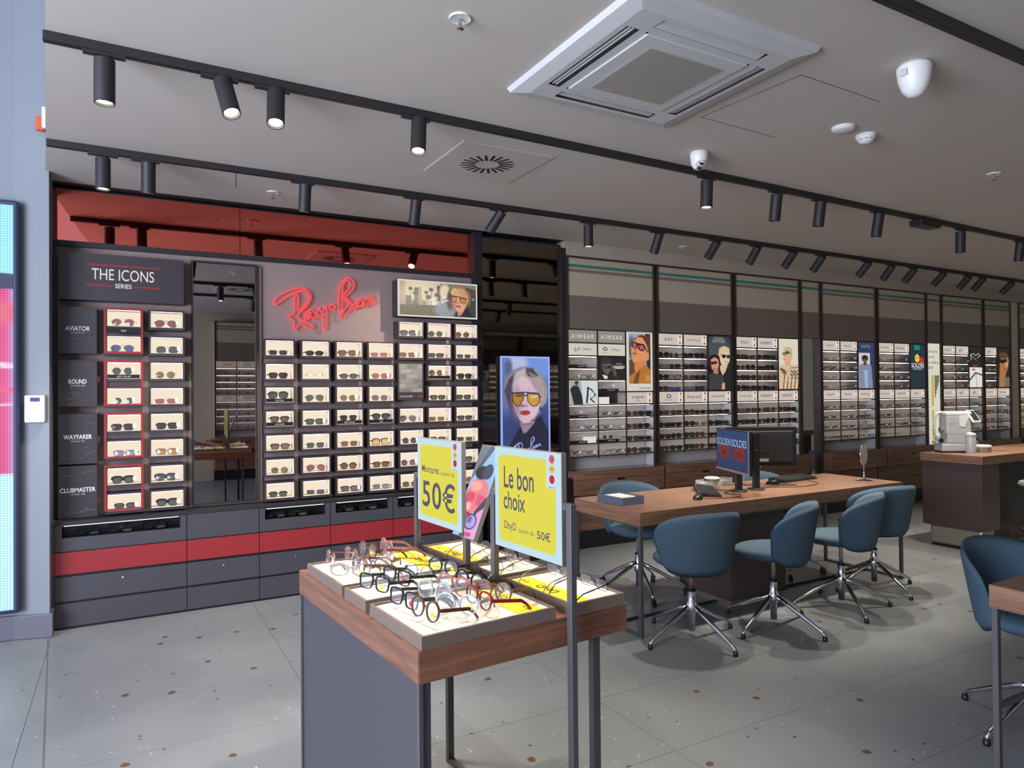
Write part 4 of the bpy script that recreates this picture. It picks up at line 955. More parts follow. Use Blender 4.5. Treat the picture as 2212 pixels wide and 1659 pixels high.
def header(t, x0, z0, w, txt, dots=True, style=None):
    h = .112
    c = bx('header_card', (x0,-0.1430,z0,x0+w,-0.1400,z0+h), M_CARDG if style == 'grey' else (M_CARDW if style == 'white' else M_CARD), t)
    cw = w*.78 if dots else w
    if style == 'grey': text(txt, x0+w/2,-0.1437,z0+h*.48,w*.80,.042, INKW, t, 'header_lettering', spacing=1.4)
    elif style == 'white':
        if txt == 'RB': inst('script_logo', logo_mesh(.085,.05,CINK), t, (x0+w*.30,-0.1437,z0+h*.5))
        else: ovalring(t, x0+w*.26, z0+h*.56, .026); text('OAKLEY', x0+w*.26,-0.1437,z0+h*.22,.085,.008, CINK, t, 'header_lettering')
        bx('divider_line', (x0+w*.49,-0.1437,z0+.03,x0+w*.493,-0.1430,z0+.085), CINK, t); text('Meta', x0+w*.70,-0.1437,z0+h*.5,.062,.022, CINK, t, 'header_lettering')
        o = MB()
        for s_ in (-1, 1): o.tube([(x0+w*.555+s_*.007+.006*math.cos(R(a)),-0.1437,z0+h*.5+.010*math.sin(R(a))) for a in range(0,360,40)], .0012, 4, closed=True)
        o.build('loop_mark', CINK, t)
    elif txt == 'RB': inst('script_logo', logo_mesh(.09,.055,CINK), t, (x0+cw*.5,-0.1437,z0+h*.5))
    elif txt == 'O': ovalring(t, x0+cw*.52, z0+h*.58, .030); text('OAKLEY', x0+cw*.52,-0.1437,z0+h*.24,.12,.012, CINK, t, 'header_lettering')
    elif txt: text(txt, x0+cw*.55,-0.1437,z0+h*.5, min(cw*.72,.024*len(txt)+.03), .030 if len(txt) < 9 else .022, CINK, t, 'header_lettering')
    if txt == 'vogue': text('eyewear', x0+cw*.55,-0.1437,z0+h*.2,.06,.010, CINK, t, 'header_lettering')
    if dots:
        bx('sticker_strip', (x0+w*.80,-0.1438,z0,x0+w-.004,-0.1430,z0+h), M_CARDS, t)
        b = MB()
        for k, mi_ in ((0,0),(1,1),(2,0)):
            b.mi(mi_); cx, cz, r_ = x0+w*.895, z0+h*(.80-.29*k), .0125 if mi_ == 0 else .010
            n = 14; b.add([(cx+r_*.9*math.cos(2*math.pi*j/n),-0.1444,cz+r_*1.1*math.sin(2*math.pi*j/n)) for j in range(n)], [tuple(range(n))])
        b.build('discount_dots', [M_DR, M_DY], t)
def ovalring(t, x, z, r_):
    MB().tube([(x+r_*math.cos(R(a)),-0.1437,z+r_*.5*math.sin(R(a))) for a in range(0,360,20)], .0042, 4, closed=True).build('oval_ring_logo', CINK, t)
_bayc = {}
def bay(label, x0, w, ncol, heads, heads2, poster=None, world_rot=0, loc=None, special=False, low=False, group=None):
    t = thing('shelving_bay', label, 'shelving bay', loc or (x0, 5.58, 0), world_rot, group or 'lit eyewear shelving bays on the back wall')
    # local y: 0 back, -.16 front of posts, -.28 front of the drawers
    pw = .022
    for px_ in (0.0, w-pw): bx('post', (px_,-.165,.755,px_+pw,-.14,2.775), M_BRONZE, t)
    bx('top_rail', (pw,-.165,2.758,w-pw,-.14,2.775), M_BRONZE, t)
    bx('upper_panel', (pw,-.150,2.405,w-pw,-.142,2.758), M_BEIGE, t)
    bx('teal_stripe', (pw,-.1508,2.672,w-pw,-.150,2.700), mat('teal_stripe', (62,128,112), .5), t)
    bx('grey_stripe', (pw,-.1506,2.625,w-pw,-.150,2.655), mat('umber_stripe', (128,116,102), .5), t)
    bx('lower_panel', (pw,-.150,2.084,w-pw,-.142,2.405), M_TAUPE, t)
    bx('edge_rail', (pw,-.152,2.078,w-pw,-.10,2.090), M_BRONZE, t)
    MB().box(pw,-.008,.74,w-pw,0,2.10).build('back_panel', M_SHELFBACK, t)
    bx('side_fin', (0,-.14,.74,.012,0,2.76), M_WHITEM, t); bx('side_fin', (w-.012,-.14,.74,w,0,2.76), M_WHITEM, t)
    ix0, ix1 = pw+.003, w-pw-.003; cw = (ix1-ix0)/ncol
    for k in range(1, ncol): bx('divider', (ix0+k*cw-.006,-.150,.855,ix0+k*cw+.006,-.140,2.09), M_BRONZE, t)
    pc = ncol-1 if poster else 99
    lastc = ix0+pc*cw if poster else ix1
    for r_, z in enumerate(Z0):
        upper = r_ < 5
        xe = lastc if (upper and r_ < 4) else ix1
        # white inlay on a bronze board
        if special and r_ in (1,2,3): pass
        b = MB(); b.mi(0).box(ix0,-.148,z-.012,xe,-.008,z-.0006).mi(1).box(ix0+.002,-.142,z-.0006,xe-.002,-.010,z)
        b.build('shelf', [M_BRONZE, M_SHELFTOP], t)
        if 0 < r_ < 10 and r_ != 5:
            e = lastc if r_ < 5 else ix1
            if r_ < 5:
                for k in range(ncol if not poster else pc):
                    bx('led_strip', (ix0+k*cw+.012,-.136,ZC[r_]-.0058,ix0+(k+1)*cw-.012,-.128,ZC[r_]-.001), M_LEDW, t)
            else: bx('led_strip', (ix0+.012,-.100,ZC[r_]-.004,e-.012,-.094,ZC[r_]-.001), M_LEDL, t)
    for k, h_ in enumerate(heads):
        if special and k < 2:
            header(t, ix0+k*cw+.008, Z0[0]+.002, cw-.016, 'AIWEAR', False, 'grey'); header(t, ix0+k*cw+.008, Z0[1]+.002, cw-.016, ['RB','O'][k], False, 'white')
        elif h_ is not None: header(t, ix0+k*cw+.008, Z0[0]+.002, cw-.016, h_)
    for k, h_ in enumerate(heads2):
        if h_ is not None: header(t, ix0+k*cw+.008, Z0[5]+.002, cw-.016, h_)
    if poster:
        f, nm_ = poster
        cx = ix0+pc*cw+cw/2; cz = 1.79
        pt = bx('poster', (cx-cw/2+.008,-0.1520,1.497,cx+cw/2-.008,-0.1460,2.086), glow('poster_rim', (222,218,208), .9) if nm_ == 'COACH' else M_BLKPL, t)
        if nm_ not in _bayc: _bayc[nm_] = f()
        P = _bayc[nm_]; key = nm_+'mesh'
        if key not in _bayc:
            o = P.build('poster_print', vcol('lit_print', .92), pt, (cx,-0.1528,cz+(.028 if nm_ == 'COACH' else 0))); _bayc[key] = o.data
        else: inst('poster_print', _bayc[key], pt, (cx,-0.1528,cz+(.028 if nm_ == 'COACH' else 0)))
        if nm_ == 'COACH': text('COACH', cx+.06,-0.1528,1.523,.14,.020, CINK, pt, bold=.01)
        if nm_ in ('DUO','MAN'): text('UNOFFICIAL', cx-.01,-.1528,2.026,.19,.040, glow('mint_lettering', (196,224,214), .95), pt, bold=.01)
        if nm_ == 'PLAID': text('BURBERRY', cx+.03,-.1528,1.607,.18,.026, INKW, pt, bold=.008)
        if nm_ == 'SOLDES':
            text('SOLDES', cx,-0.1533,1.80,.28,.058, INKW, pt, bold=.02)
            text('-50%', cx-.012,-0.1533,1.900,.07,.022, CINK, pt); text('-70%', cx+.085,-0.1533,1.872,.06,.02, CINK, pt)
            for k in range(2): bx('fine_print', (cx-.12+.02*k,-0.1533,1.757-k*.012,cx+.12-.02*k,-0.1528,1.7605-k*.012), M_CARDS, pt)
    if special:
        cx = ix0+cw*.5; q = art_bw(); bd = bx('poster', (ix0+.006,-0.1520,1.370,ix0+cw-.006,-0.1460,1.60), M_CARDW, t); q.w, q.h = cw-.02, .226; q.build('poster_print', vcol('lit_print', .92), bd, (cx,-0.1528,1.485))
        cx = ix0+cw*1.5; q = art_dark(); bd = bx('poster', (ix0+cw+.006,-0.1520,1.612,ix0+2*cw-.006,-0.1460,1.833), M_BLKPL, t); q.w, q.h = cw-.02, .215; q.build('poster_print', vcol('lit_print', .92), bd, (cx,-0.1528,1.722))
        bx('dark_niche_back', (ix0+cw+.006,-.012,1.375,ix0+2*cw-.006,-.009,1.483), M_DKGREY, t)
        bx('text_card', (ix0+cw+.01,-0.1380,1.371,ix0+cw+.14,-0.1340,1.44), M_CARDS, t); bx('text_card', (ix0+.17,-0.1380,.999,ix0+.32,-0.1340,1.062), M_CARDS, t)
    # wooden drawer block with a glass lid, recessed base and plinth
    MB().box(.004,-.28,.535,w-.004,-.004,.575).box(.004,-.28,.575,w-.004,-.262,.640).box(.004,-.262,.575,.02,-.004,.74).box(w-.02,-.262,.575,w-.004,-.004,.74).build('drawer_block', M_WOODDK, t, bevel=.003)
    nb = w*.5
    MB().box(.004,-.28,.672,w-.004,-.262,.752).build('top_fascia', M_WALNUT if False else M_WOODDK, t, bevel=.002)
    d = MB().box(.006,-.281,.580,nb-.05,-.264,.669).box(nb+.05,-.281,.580,w-.006,-.264,.669).box(nb-.05,-.281,.580,nb+.05,-.264,.650).build('drawer', M_WOODDK, t)
    bx('finger_notch', (nb-.05,-.270,.650,nb+.05,-.264,.669), M_BLKPL, d)
    bx('lid', (.004,-.262,.740,w-.004,-.150,.752), mat('lid_grey_glass', (96,88,84), .15), t)
    bx('inner_tray', (.02,-.150,.730,w-.02,-.008,.738), M_SHELFBACK, t)
    bx('base_panel', (.006,-.150,.352,w-.006,-.01,.535), M_WOODDK, t); bx('base_panel', (.006,-.150,.175,w-.006,-.01,.347), M_WOODDK, t)
    bx('plinth', (.0,-.12,0,w,-.01,.172), M_BLKPL, t)
    return t, ix0, cw
BN = ['first','second','third','fourth','fifth','sixth','seventh','eighth']
bays = [
 (3.605,1.075,3,[0,0,None],[None,None,'vogue'],(art_coach,'COACH'),True,'sun','first shelving bay from the left, AIWEAR headers and a portrait in a tan jacket'),
 (4.70,1.075,3,['EA7','UNOFFICIAL',None],['O','Polaroid','EMPORIO ARMANI'],(art_duo,'DUO'),False,'sun','second shelving bay, poster of a dark-haired and a blond person'),
 (5.80,1.06,3,['POLO','BURBERRY',None],['MICHAEL KORS','BURBERRY','VERSACE'],(art_plaid,'PLAID'),False,'sun','third shelving bay, poster with a checked coat, left of the doorway mirror'),
 (7.235,1.06,3,['DbyD','DbyD',None],['DbyD','DbyD','UNOFFICIAL'],(art_man,'MAN'),False,'opt','fourth shelving bay, poster of a person in a pale blue shirt'),
 (8.32,1.06,3,['UNOFFICIAL','Seefer',None],['UNOFFICIAL','ARNETTE','EA'],(art_soldes,'SOLDES'),False,'opt','fifth shelving bay, dark poster reading SOLDES'),
 (9.74,1.04,3,['GUCCI','RB',None],['GUCCI','RB','RB'],(art_white,'WHITE'),False,'opt','sixth shelving bay, black and white eyewear poster'),
 (10.80,.74,2,['RB',None],['Oakley','Persol'],(art_bronze,'BRONZE'),False,'opt','seventh and narrow shelving bay beside the pale column'),
 (11.77,1.05,3,['VERSACE','VOGUE',None],['COACH','VOGUE','EA'],(art_man,'MAN'),False,'opt','eighth shelving bay at the right edge beyond the column'),
]
sunk = [('square','black','dark'),('square','black','grey'),('round','tortoise','brown'),('cat','black','dark'),('square','tortoise','brown'),('oval','black','dark'),('pilot','gold','brown'),('rect','black','green'),
        ('square','black','grey'),('rect','navy','dark'),('round','black','dark'),('cat','brown','brown'),('square','black','dark'),('hexagon','gold','green'),('square','grey','lilac'),('cat','tortoise','dark'),('pilot','black','grey')]
optk = [('square','black','clear'),('round','tortoise','clear'),('square','grey','clear'),('rect','blackwire','clear'),('round','gold','clear'),('cat','brown','clear'),('square','navy','clear'),('hexagon','silver','clear'),('square','clear','clear')]
rowname = {1:'top',2:'second',3:'third',4:'fourth',6:'fifth',7:'sixth',8:'seventh',9:'lowest'}
coln = {3:['left','middle','right'],2:['left','right']}
rnd = random.Random(11)
nsh = 0
for bi, (x0, w, nc, h1, h2, po, sp, kind, lab) in enumerate(bays):
    t, ix0, cw = bay(lab, x0, w, nc, h1, h2, po, special=sp)
    ix0 += x0
    for r_ in (1,2,3,4,6,7,8,9):
        for c_ in range(nc):
            if po and r_ < 5 and c_ == nc-1: continue
            slots = [.085, .235]
            if sp:
                if r_ == 1: continue
                if r_ == 4 and c_ == 0: continue
                if r_ == 3 and c_ in (0,1): 
                    if c_ == 1: continue
                if r_ == 2 and c_ == 1: continue
                if (r_, c_) in ((2,0),): slots = [.10]
                if (r_, c_) == (6,0): slots = [.09,.25]
                if (r_, c_) == (4,1): slots = [.12]
                if (r_, c_) == (8,0): slots = [.07]
                if (r_, c_) == (8,1): slots = [.12]
            for si, sx in enumerate(slots):
                if bi >= 3 and rnd.random() < .10: continue
                if sp and rnd.random() < .0: continue
                k = rnd.choice(sunk if (kind == 'sun' and not (sp and c_ < 2)) else optk)
                zb = Z0[r_]
                if sp and (r_, c_) == (4,1): k = ('round','gold','clear')
                if sp and (r_, c_) == (8,1): k = ('square','white','olive')
                if bi == 1 and (r_, c_, si) == (3,1,1): k = ('square','red','dark')
                if bi == 1 and (r_, c_, si) == (3,0,1): k = ('shield','black','silver')
                if bi == 1 and (r_, c_, si) == (4,0,1): k = ('rect','navy','mirrorblue')
                if bi == 1 and (r_, c_, si) == (7,1,1): k = ('square','white','amber')
                if bi == 2 and (r_, c_, si) == (2,0,1): k = ('round','red','dark')
                if sp and ((r_, c_) in ((2,0),(4,1),(8,1),(8,0)) or (r_, c_, si) == (6,0,0)):
                    pl = thing('display_riser', 'flat black riser under the glasses, %s shelf of the %s column, first bay' % (rowname[r_], coln[3][c_]), 'riser', (ix0+c_*cw+.012, 5.445, zb), 0, 'black risers in the first bay')
                    bx('block', (0,-.012,0,.235 if c_ else .20,.05,.024), M_PLINTH, pl); bx('print_line', (.10,-.0125,.008,.19,-.012,.015), mat('grey_print', (196,194,198), .6), pl); zb += .024
                opt_ = k[2] == 'clear'
                me, h = glasses_one(k[0], k[1], k[2], opt_ and rnd.random() < .75)
                yaw = rnd.uniform(-.42, .02)
                o = inst('eyeglasses' if opt_ else 'sunglasses', me, None, (ix0+c_*cw+sx+rnd.uniform(-.012,.012), 5.452+rnd.uniform(-.006,.004), zb+h), (rnd.uniform(-.06,.02), 0, yaw))
                side = ('left' if si == 0 else 'right') if len(slots) > 1 else 'only'
                cn_ = 'centre' if coln[nc][c_] == 'middle' else coln[nc][c_]+'most'
                ds = '%s %s %s' % (FN[k[1]], KN[k[0]], 'eyeglasses' if opt_ else 'sunglasses')
                tag(o, '%s, %s pair, %s shelf, %s column, %s bay from the left' % (ds, side, rowname[r_], cn_, BN[bi]), 'eyeglasses' if opt_ else 'sunglasses', 'eyewear on the shelves of the %s bay' % BN[bi])
                nsh += 1
print('shelf eyewear', nsh)
# glazed gap with a mirror between the third and fourth bay
t = thing('doorway_mirror', 'full-height mirror strip between the third and fourth shelving bay', 'mirror', (6.86, 5.46, 0))
bx('side_frame', (0,-.045,.0,.03,.02,2.775), M_BRONZE, t); bx('side_frame', (.345,-.045,0,.375,.02,2.775), M_BRONZE, t)
bx('mirror_glass', (.03,0,.36,.345,.01,2.10), M_MIRC, t); bx('upper_panel', (.03,-.03,2.405,.345,-.02,2.758), M_BEIGE, t); bx('teal_stripe', (.03,-.031,2.672,.345,-.03,2.70), MATS['teal_stripe'], t)
bx('lower_panel', (.03,-.03,2.10,.345,-.02,2.405), M_TAUPE, t); bx('sill', (.0,-.06,.33,.375,.02,.36), M_BRONZE, t); bx('base_panel', (0,-.03,0,.375,.02,.33), M_WOODDK, t); bx('top_rail', (.03,-.045,2.758,.345,-.02,2.775), M_BRONZE, t)
# tall lens guide poster between fifth and sixth bay
t = thing('lens_guide_poster', 'narrow white lit poster of lens prices between the fifth and sixth bay', 'poster', (9.39, 5.44, 0))
bx('side_frame', (-.01,-.02,.0,.02,.02,2.775), M_BRONZE, t); bx('side_frame', (.325,-.02,0,.35,.02,2.775), M_BRONZE, t)
bx('board', (.02,0,.36,.325,.01,2.10), glow('white_lit_board', (214,214,196), .98), t); bx('upper_panel', (.02,-.01,2.405,.325,0,2.758), M_BEIGE, t); bx('teal_stripe', (.02,-.011,2.672,.325,-.01,2.70), MATS['teal_stripe'], t)
bx('lower_panel', (.02,-.01,2.10,.325,0,2.405), M_TAUPE, t); bx('base_panel', (0,-.03,0,.35,.02,.36), M_WOODDK, t)
for k, s_ in enumerate(['Choisissons','ensemble','vos meilleurs','verres']): text(s_, .035+.0105*len(s_),-.001,1.995-k*.075,.021*len(s_),.036, CINK, t)
gm = glow('ochre_bar', (214,170,70), .9)
for z_, hh in ((1.25,.42),(1.04,.16),(.70,.30),(.42,.22)): bx('chart_bar', (.13,-.001,z_,.175,0,z_+hh), gm, t)
for k in range(5): bx('chart_bar', (.20+k*.022,-.001,1.67-.10-k*-.01-.2+k*.04,.216+k*.022,0,1.67), mat('grey_bar', (150,148,142), .6), t)
for k in range(26): bx('chart_line', (.03,-.001,.46+k*.052,.11,0,.4625+k*.052), mat('grey_bar', (150,148,142), .6), t)
# pale column at the right, shown between the seventh and eighth bay
tag(MB().box(11.545,5.43,0,11.765,5.62,2.775).build('trim_4', mat('column_beige', (196,186,162), .7), bevel=.004), kind='structure')
# opposite wall, seen in the mirrors
og = 'shelving bays on the opposite wall, seen in the mirrors'
for k in range(9):
    lab = 'shelving bay on the opposite wall, %s from the entrance, seen only mirrored' % ordn[k]
    x = 1.35+k*1.25
    t, ix0, cw = bay(lab, 0, 1.075, 3, ['RB','vogue',None] if k % 2 else ['RB','vogue','EA7'], ['RB','vogue','POLO'], (art_man,'MAN') if k % 3 == 1 else ((art_duo,'DUO') if k % 3 == 2 else None), world_rot=math.pi, loc=(x+1.075, -2.28, 0), group=og)
    b = MB(); bb_ = MB()
    for r_ in (1,2,3,4,6,7,8,9):
        for c_ in range(3):
            if r_ < 5 and c_ == 2 and k % 3: continue
            for sx in (.085,.235):
                kk = rnd.choice(optk[:3]); me, h = glasses_one(kk[0], kk[1], kk[2], True)
                ox, oz = ix0+c_*cw+sx, Z0[r_]+h
                b.add([(v.co.x+ox, v.co.y-.13, v.co.z+oz) for v in me.vertices], [tuple(q.vertices) for q in me.polygons if q.material_index != 1])
    o = b.build('eyewear_rows', FR['black'], t); o['kind'] = 'stuff'
# ------------------------------------------------------------------ display table in the foreground
TA = R(4.736); TO = (.632, 1.618)
def tp(u, v): return (TO[0]+math.cos(TA)*u-math.sin(TA)*v, TO[1]+math.sin(TA)*u+math.cos(TA)*v)
TH = .86
t = thing('display_table', 'walnut display table with a dark end panel and steel legs, in the foreground', 'table', (TO[0], TO[1], 0), TA)
bx('tabletop', (-.002,-.002,TH-.082,.692,.968,TH), M_WALNUT, t, bevel=.0015)
bx('edge_band', (-.0035,-.001,TH-.0815,-.002,.967,TH-.0005), M_WALNUTY, t)
bx('end_panel', (.006,.006,.0,.034,.962,TH-.082), mat('end_panel_charcoal', (60,57,62), .6), t)
bx('edge_strip', (-.001,.0,0,.010,.014,TH-.082), M_LEG, t); bx('edge_strip', (-.001,.952,0,.010,.966,TH-.082), M_LEG, t)
for v in (.03,.935): bx('leg', (.585,v,.014,.611,v+.022,TH-.082), M_LEG, t)
bx('foot_rail', (.585,.03,0,.611,.957,.016), M_LEG, t); bx('top_rail', (.585,.03,TH-.098,.611,.957,TH-.082), M_LEG, t)
CREAMT = mat('tray_cream_felt', (206,199,184), .8)
YEL = mat('yellow_card', (246,214,30), .5)
DK = mat('dark_print', (58,60,78), .6)
def tray(label, u0, v0, u1, v1, rug=None, flip=False):
    x, y = tp(u0, v0)
    q = thing('display_tray', label, 'tray', (x, y, TH), TA, 'eyewear trays on the display table')
    w, d, h = u1-u0, v1-v0, .035
    b = MB(); e = .008
    b.box(0,0,0,w,e,h).box(0,d-e,0,w,d,h).box(0,e,0,e,d-e,h).box(w-e,e,0,w,d-e,h); b.build('rim', mat('tray_edge', (104,88,78), .5), q)
    bx('lining', (e,e,.0,w-e,d-e,.029), CREAMT, q)
    if rug:
        a0, a1 = rug
        c = bx('yellow_card', (a0,e+.012,.029,a1,d-e-.010,.0305), YEL, q)
        cx = (a0+a1)/2; ww = (a1-a0)
        rz = R(90) if flip else R(-90)
        s_ = 1 if flip else -1
        me = text_mesh('DbyD', .095, .040, .006, DK); inst('lettering', me, q, (cx, d*.52, .0312), (R(-90), 0, rz))
        me = text_mesh('€50', .038, .014, .01, DK); o = inst('lettering', me, q, (cx+s_*-.01, d*(.16 if not flip else .84), .0312)); o.rotation_euler = (R(-90), 0, rz)
    return q, w, d
def flat(o, rz): o.rotation_euler = (R(-90), 0, rz)
tray('wide tray at the back left of the display table, yellow card on its right', 0.006, .555, .427, .905, (.315,.395))
tray('narrow tray in the middle left of the display table', 0.006, .362, .427, .534)
tray('wide tray at the front left of the display table, nearest the camera', 0.006, -.002, .422, .330, (.305,.385))
tray('tray at the back right of the display table, half behind the signs', .472, .580, .672, .928, (.018,.080), True)
tray('small tray at the middle right of the display table', .472, .368, .672, .540)
tray('tray at the front right of the display table, behind the sign post', .472, -.012, .672, .334, (.018,.085), True)
# sign posts and price signs along the middle of the table
def sgn(label, v0, v1, z0=1.006, z1=1.325):
    x, y = tp(.452, (v0+v1)/2)
    q = thing('price_sign', label, 'sign', (x, y, (z0+z1)/2), TA-math.pi/2, 'yellow price signs over the table')
    w, h = v1-v0, z1-z0
    bx('case', (-w/2,-.009,-h/2,w/2,.009,h/2), mat('sign_case_taupe', (104,98,92), .5), q, bevel=.001)
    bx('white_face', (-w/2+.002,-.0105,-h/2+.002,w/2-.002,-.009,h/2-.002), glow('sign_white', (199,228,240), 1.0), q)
    P = []; r_ = .02; a, c = w/2-.026, h/2-.024
    for cx, cz, s0 in ((a-r_,c-r_,0),(-a+r_,c-r_,90),(-a+r_,-c+r_,180),(a-r_,-c+r_,270)):
        for k in range(7): P.append((cx+r_*math.cos(R(s0+15*k)), cz+r_*math.sin(R(s0+15*k))))
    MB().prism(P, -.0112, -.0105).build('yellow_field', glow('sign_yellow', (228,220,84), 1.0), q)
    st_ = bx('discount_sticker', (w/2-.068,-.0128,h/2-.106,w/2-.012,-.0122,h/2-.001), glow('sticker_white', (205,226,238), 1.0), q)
    for k, (cc, tx) in enumerate((((226,92,128),'-30%'),((224,206,92),'-50%'),((206,52,62),'-70%'))):
        cx, cz = w/2-.040, h/2-.020-.029*k
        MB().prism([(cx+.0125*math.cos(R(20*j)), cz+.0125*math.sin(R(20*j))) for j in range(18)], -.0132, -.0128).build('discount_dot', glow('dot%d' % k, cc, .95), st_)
        text(tx, cx, -.0136, cz, .019, .0065, M_TX, st_, bold=.02)
    for k in range(2): bx('fine_print', (w/2-.058,-.0131,h/2-.100-.003*k,w/2-.024,-.0128,h/2-.0992-.003*k), M_TX, st_)
    return q, w, h
M_TX = mat('sign_ink', (44,42,58), .6)
q, w, h = sgn('nearer yellow sign reading Le bon choix, beside the tallest post', -.008, .342)
text('Le bon', -.038, -.0116, .066, .162, .068, M_TX, q, bold=.012)
text('choix', -.062, -.0116, -.006, .118, .056, M_TX, q, bold=.012)
text('DbyD', -.086, -.0116, -.088, .066, .031, M_TX, q, bold=.004)
text('à partir de', .0, -.0116, -.092, .082, .017, M_TX, q)
text('50€', .090, -.0116, -.088, .066, .026, M_TX, q, bold=.01)
q, w, h = sgn('farther yellow sign reading Montures à partir de 50€', .560, .905)
text('Montures', -.061, -.0116, .044, .140, .027, M_TX, q, bold=.010)
text('à partir de', .072, -.0116, .036, .105, .021, M_TX, q)
text('50€', .0, -.0116, -.048, .256, .105, M_TX, q, bold=.012, spacing=1.1)
for k, (v, lab, zb) in enumerate([(-.038,'tall steel sign post standing on the floor before the table front edge',0),(.362,'steel sign post between the yellow signs, second from the camera',TH),(.545,'steel post carrying the tilted screen',TH),(.930,'steel sign post at the back of the display table',TH)]):
    x, y = tp(.452, v); top = 1.185 if k != 2 else 1.0
    q = thing('sign_post', lab, 'post', (x, y, zb), TA, 'steel sign posts of the display table')
    bx('upright', (-.010,-.011,0,.010,.011,top-zb), M_LEG, q, bevel=.0015)
    if k != 2:
        s_ = 1 if k in (0,) else (-1 if k != 1 else -1)
        bx('arm', (-.010, .011 if s_ > 0 else -.025,top-zb-.018,.010,.025 if s_ > 0 else -.011,top-zb), M_LEG, q)
    else: bx('arm', (-.008,-.03,top-zb-.01,.008,.03,top-zb), M_LEG, q)
# narrow screen leaning back between the signs
x, y = tp(.508, .555)
q = thing('tilted_screen', 'narrow leaning LED screen between the two yellow signs', 'screen', (x, y, 1.150), TA-math.pi/2)
lean = math.atan2(.131, .312)
h2 = .338
def leanobj(o): o.rotation_euler = (-lean, 0, 0); return o
leanobj(MB().box(-.075,-.002,-h2/2,.075,.016,h2/2).build('case', mat('sign_case_taupe'), q, bevel=.001))
p = Pic(.148, h2-.004, (0,0,340,1060), .0016, (150,196,240))
# upright coordinates: x along the screen width, y down its length
p.poly([(0,0),(200,0),(60,330),(0,440)], (92,84,88), 4); p.poly([(150,0),(230,0),(60,350),(30,330)], (40,38,44), 4)
p.speck(0,0,340,1060,[(130,180,236),(176,214,250)],.35,1)
p.poly([(20,560),(60,420),(160,380),(280,420),(330,520),(300,640),(220,760),(120,850),(40,830),(0,700),(0,600)], (236,130,140), 10)
p.ell(150,320,100,80,(30,28,46),8); p.ell(230,300,70,90,(50,60,90),8); p.ell(120,480,90,60,(250,176,160),20)
for L in ([(20,560),(150,560),(170,640),(90,700),(20,660),(20,560)],[(190,560),(320,580),(320,680),(240,720),(180,660),(190,560)]): p.poly(L,(216,60,120),6,a=.6); p.line(L,10,(250,120,130),3)
p.ell(100,720,40,50,(250,190,180),14); p.ell(110,800,60,18,(190,50,80),6)
p.poly([(340,620),(340,1060),(120,1060),(180,900),(260,760)], (226,160,220), 10); p.poly([(340,560),(340,700),(270,760),(200,880),(220,760)], (60,56,70), 8)
p.ell(210,880,90,90,(60,50,80),4); p.ell(210,880,74,74,(176,160,230),6); p.ell(190,860,30,40,(120,90,170),10)
p.line([(130,900),(20,1000),(0,1060)],8,(50,80,140),3); p.ell(230,1020,50,24,(214,60,120),8); p.poly([(100,1060),(150,960),(200,1060)],(70,60,76),6)
leanobj(p.build('screen_image', vcol('tilted_image', 1.0, dots=0), q)).location = (0, -.0026*math.cos(lean), -.0026*math.sin(lean)*0)
# glasses standing in the trays, each on a small clear holder
def stand_glasses(label, u, v, kind, fr, ln, rz, zt=TH+.029, lift=.012, sticker=None, tag_=False):
    x, y = tp(u, v)
    q = glasses('eyeglasses' if ln == 'clear' else 'sunglasses', label, 'eyeglasses' if ln == 'clear' else 'sunglasses', 'eyewear in the table trays', kind, fr, ln, (x, y, zt+lift), TA+R(rz), tilt=R(-8), tagged=tag_)
    if sticker:
        a = .0355
        me = STK.get(sticker)
        if me is None:
            me = STK[sticker] = MB().prism([(.0085*math.cos(R(24*j)), .0085*math.sin(R(24*j))) for j in range(15)], -.0008, 0).mesh('discount_sticker', {'y': mat('sticker_yellow', (240,210,40), .5), 'r': mat('sticker_red', (226,40,48), .5)}[sticker])
        s_ = inst('discount_sticker', me, q, (a+.004,-.004,-.006))
        dm = STK.get('t') or STK.setdefault('t', text_mesh('50%', .010, .004, .01, INK)); inst('lettering', dm, s_, (0,-.0012,0))
    b = HOLD.get('h')
    if b is None: b = HOLD['h'] = MB().box(-.022,.012,-.036,.022,.045,-.032).box(-.003,.004,-.034,.003,.012,.004).box(-.018,.012,-.034,-.014,.04,-.012).box(.014,.012,-.034,.018,.04,-.012).mesh('clear_holder', M_GLASS)
    inst('clear_holder', b, q)
    return q
STK = {}; HOLD = {}
TB = 'tray of the display table'
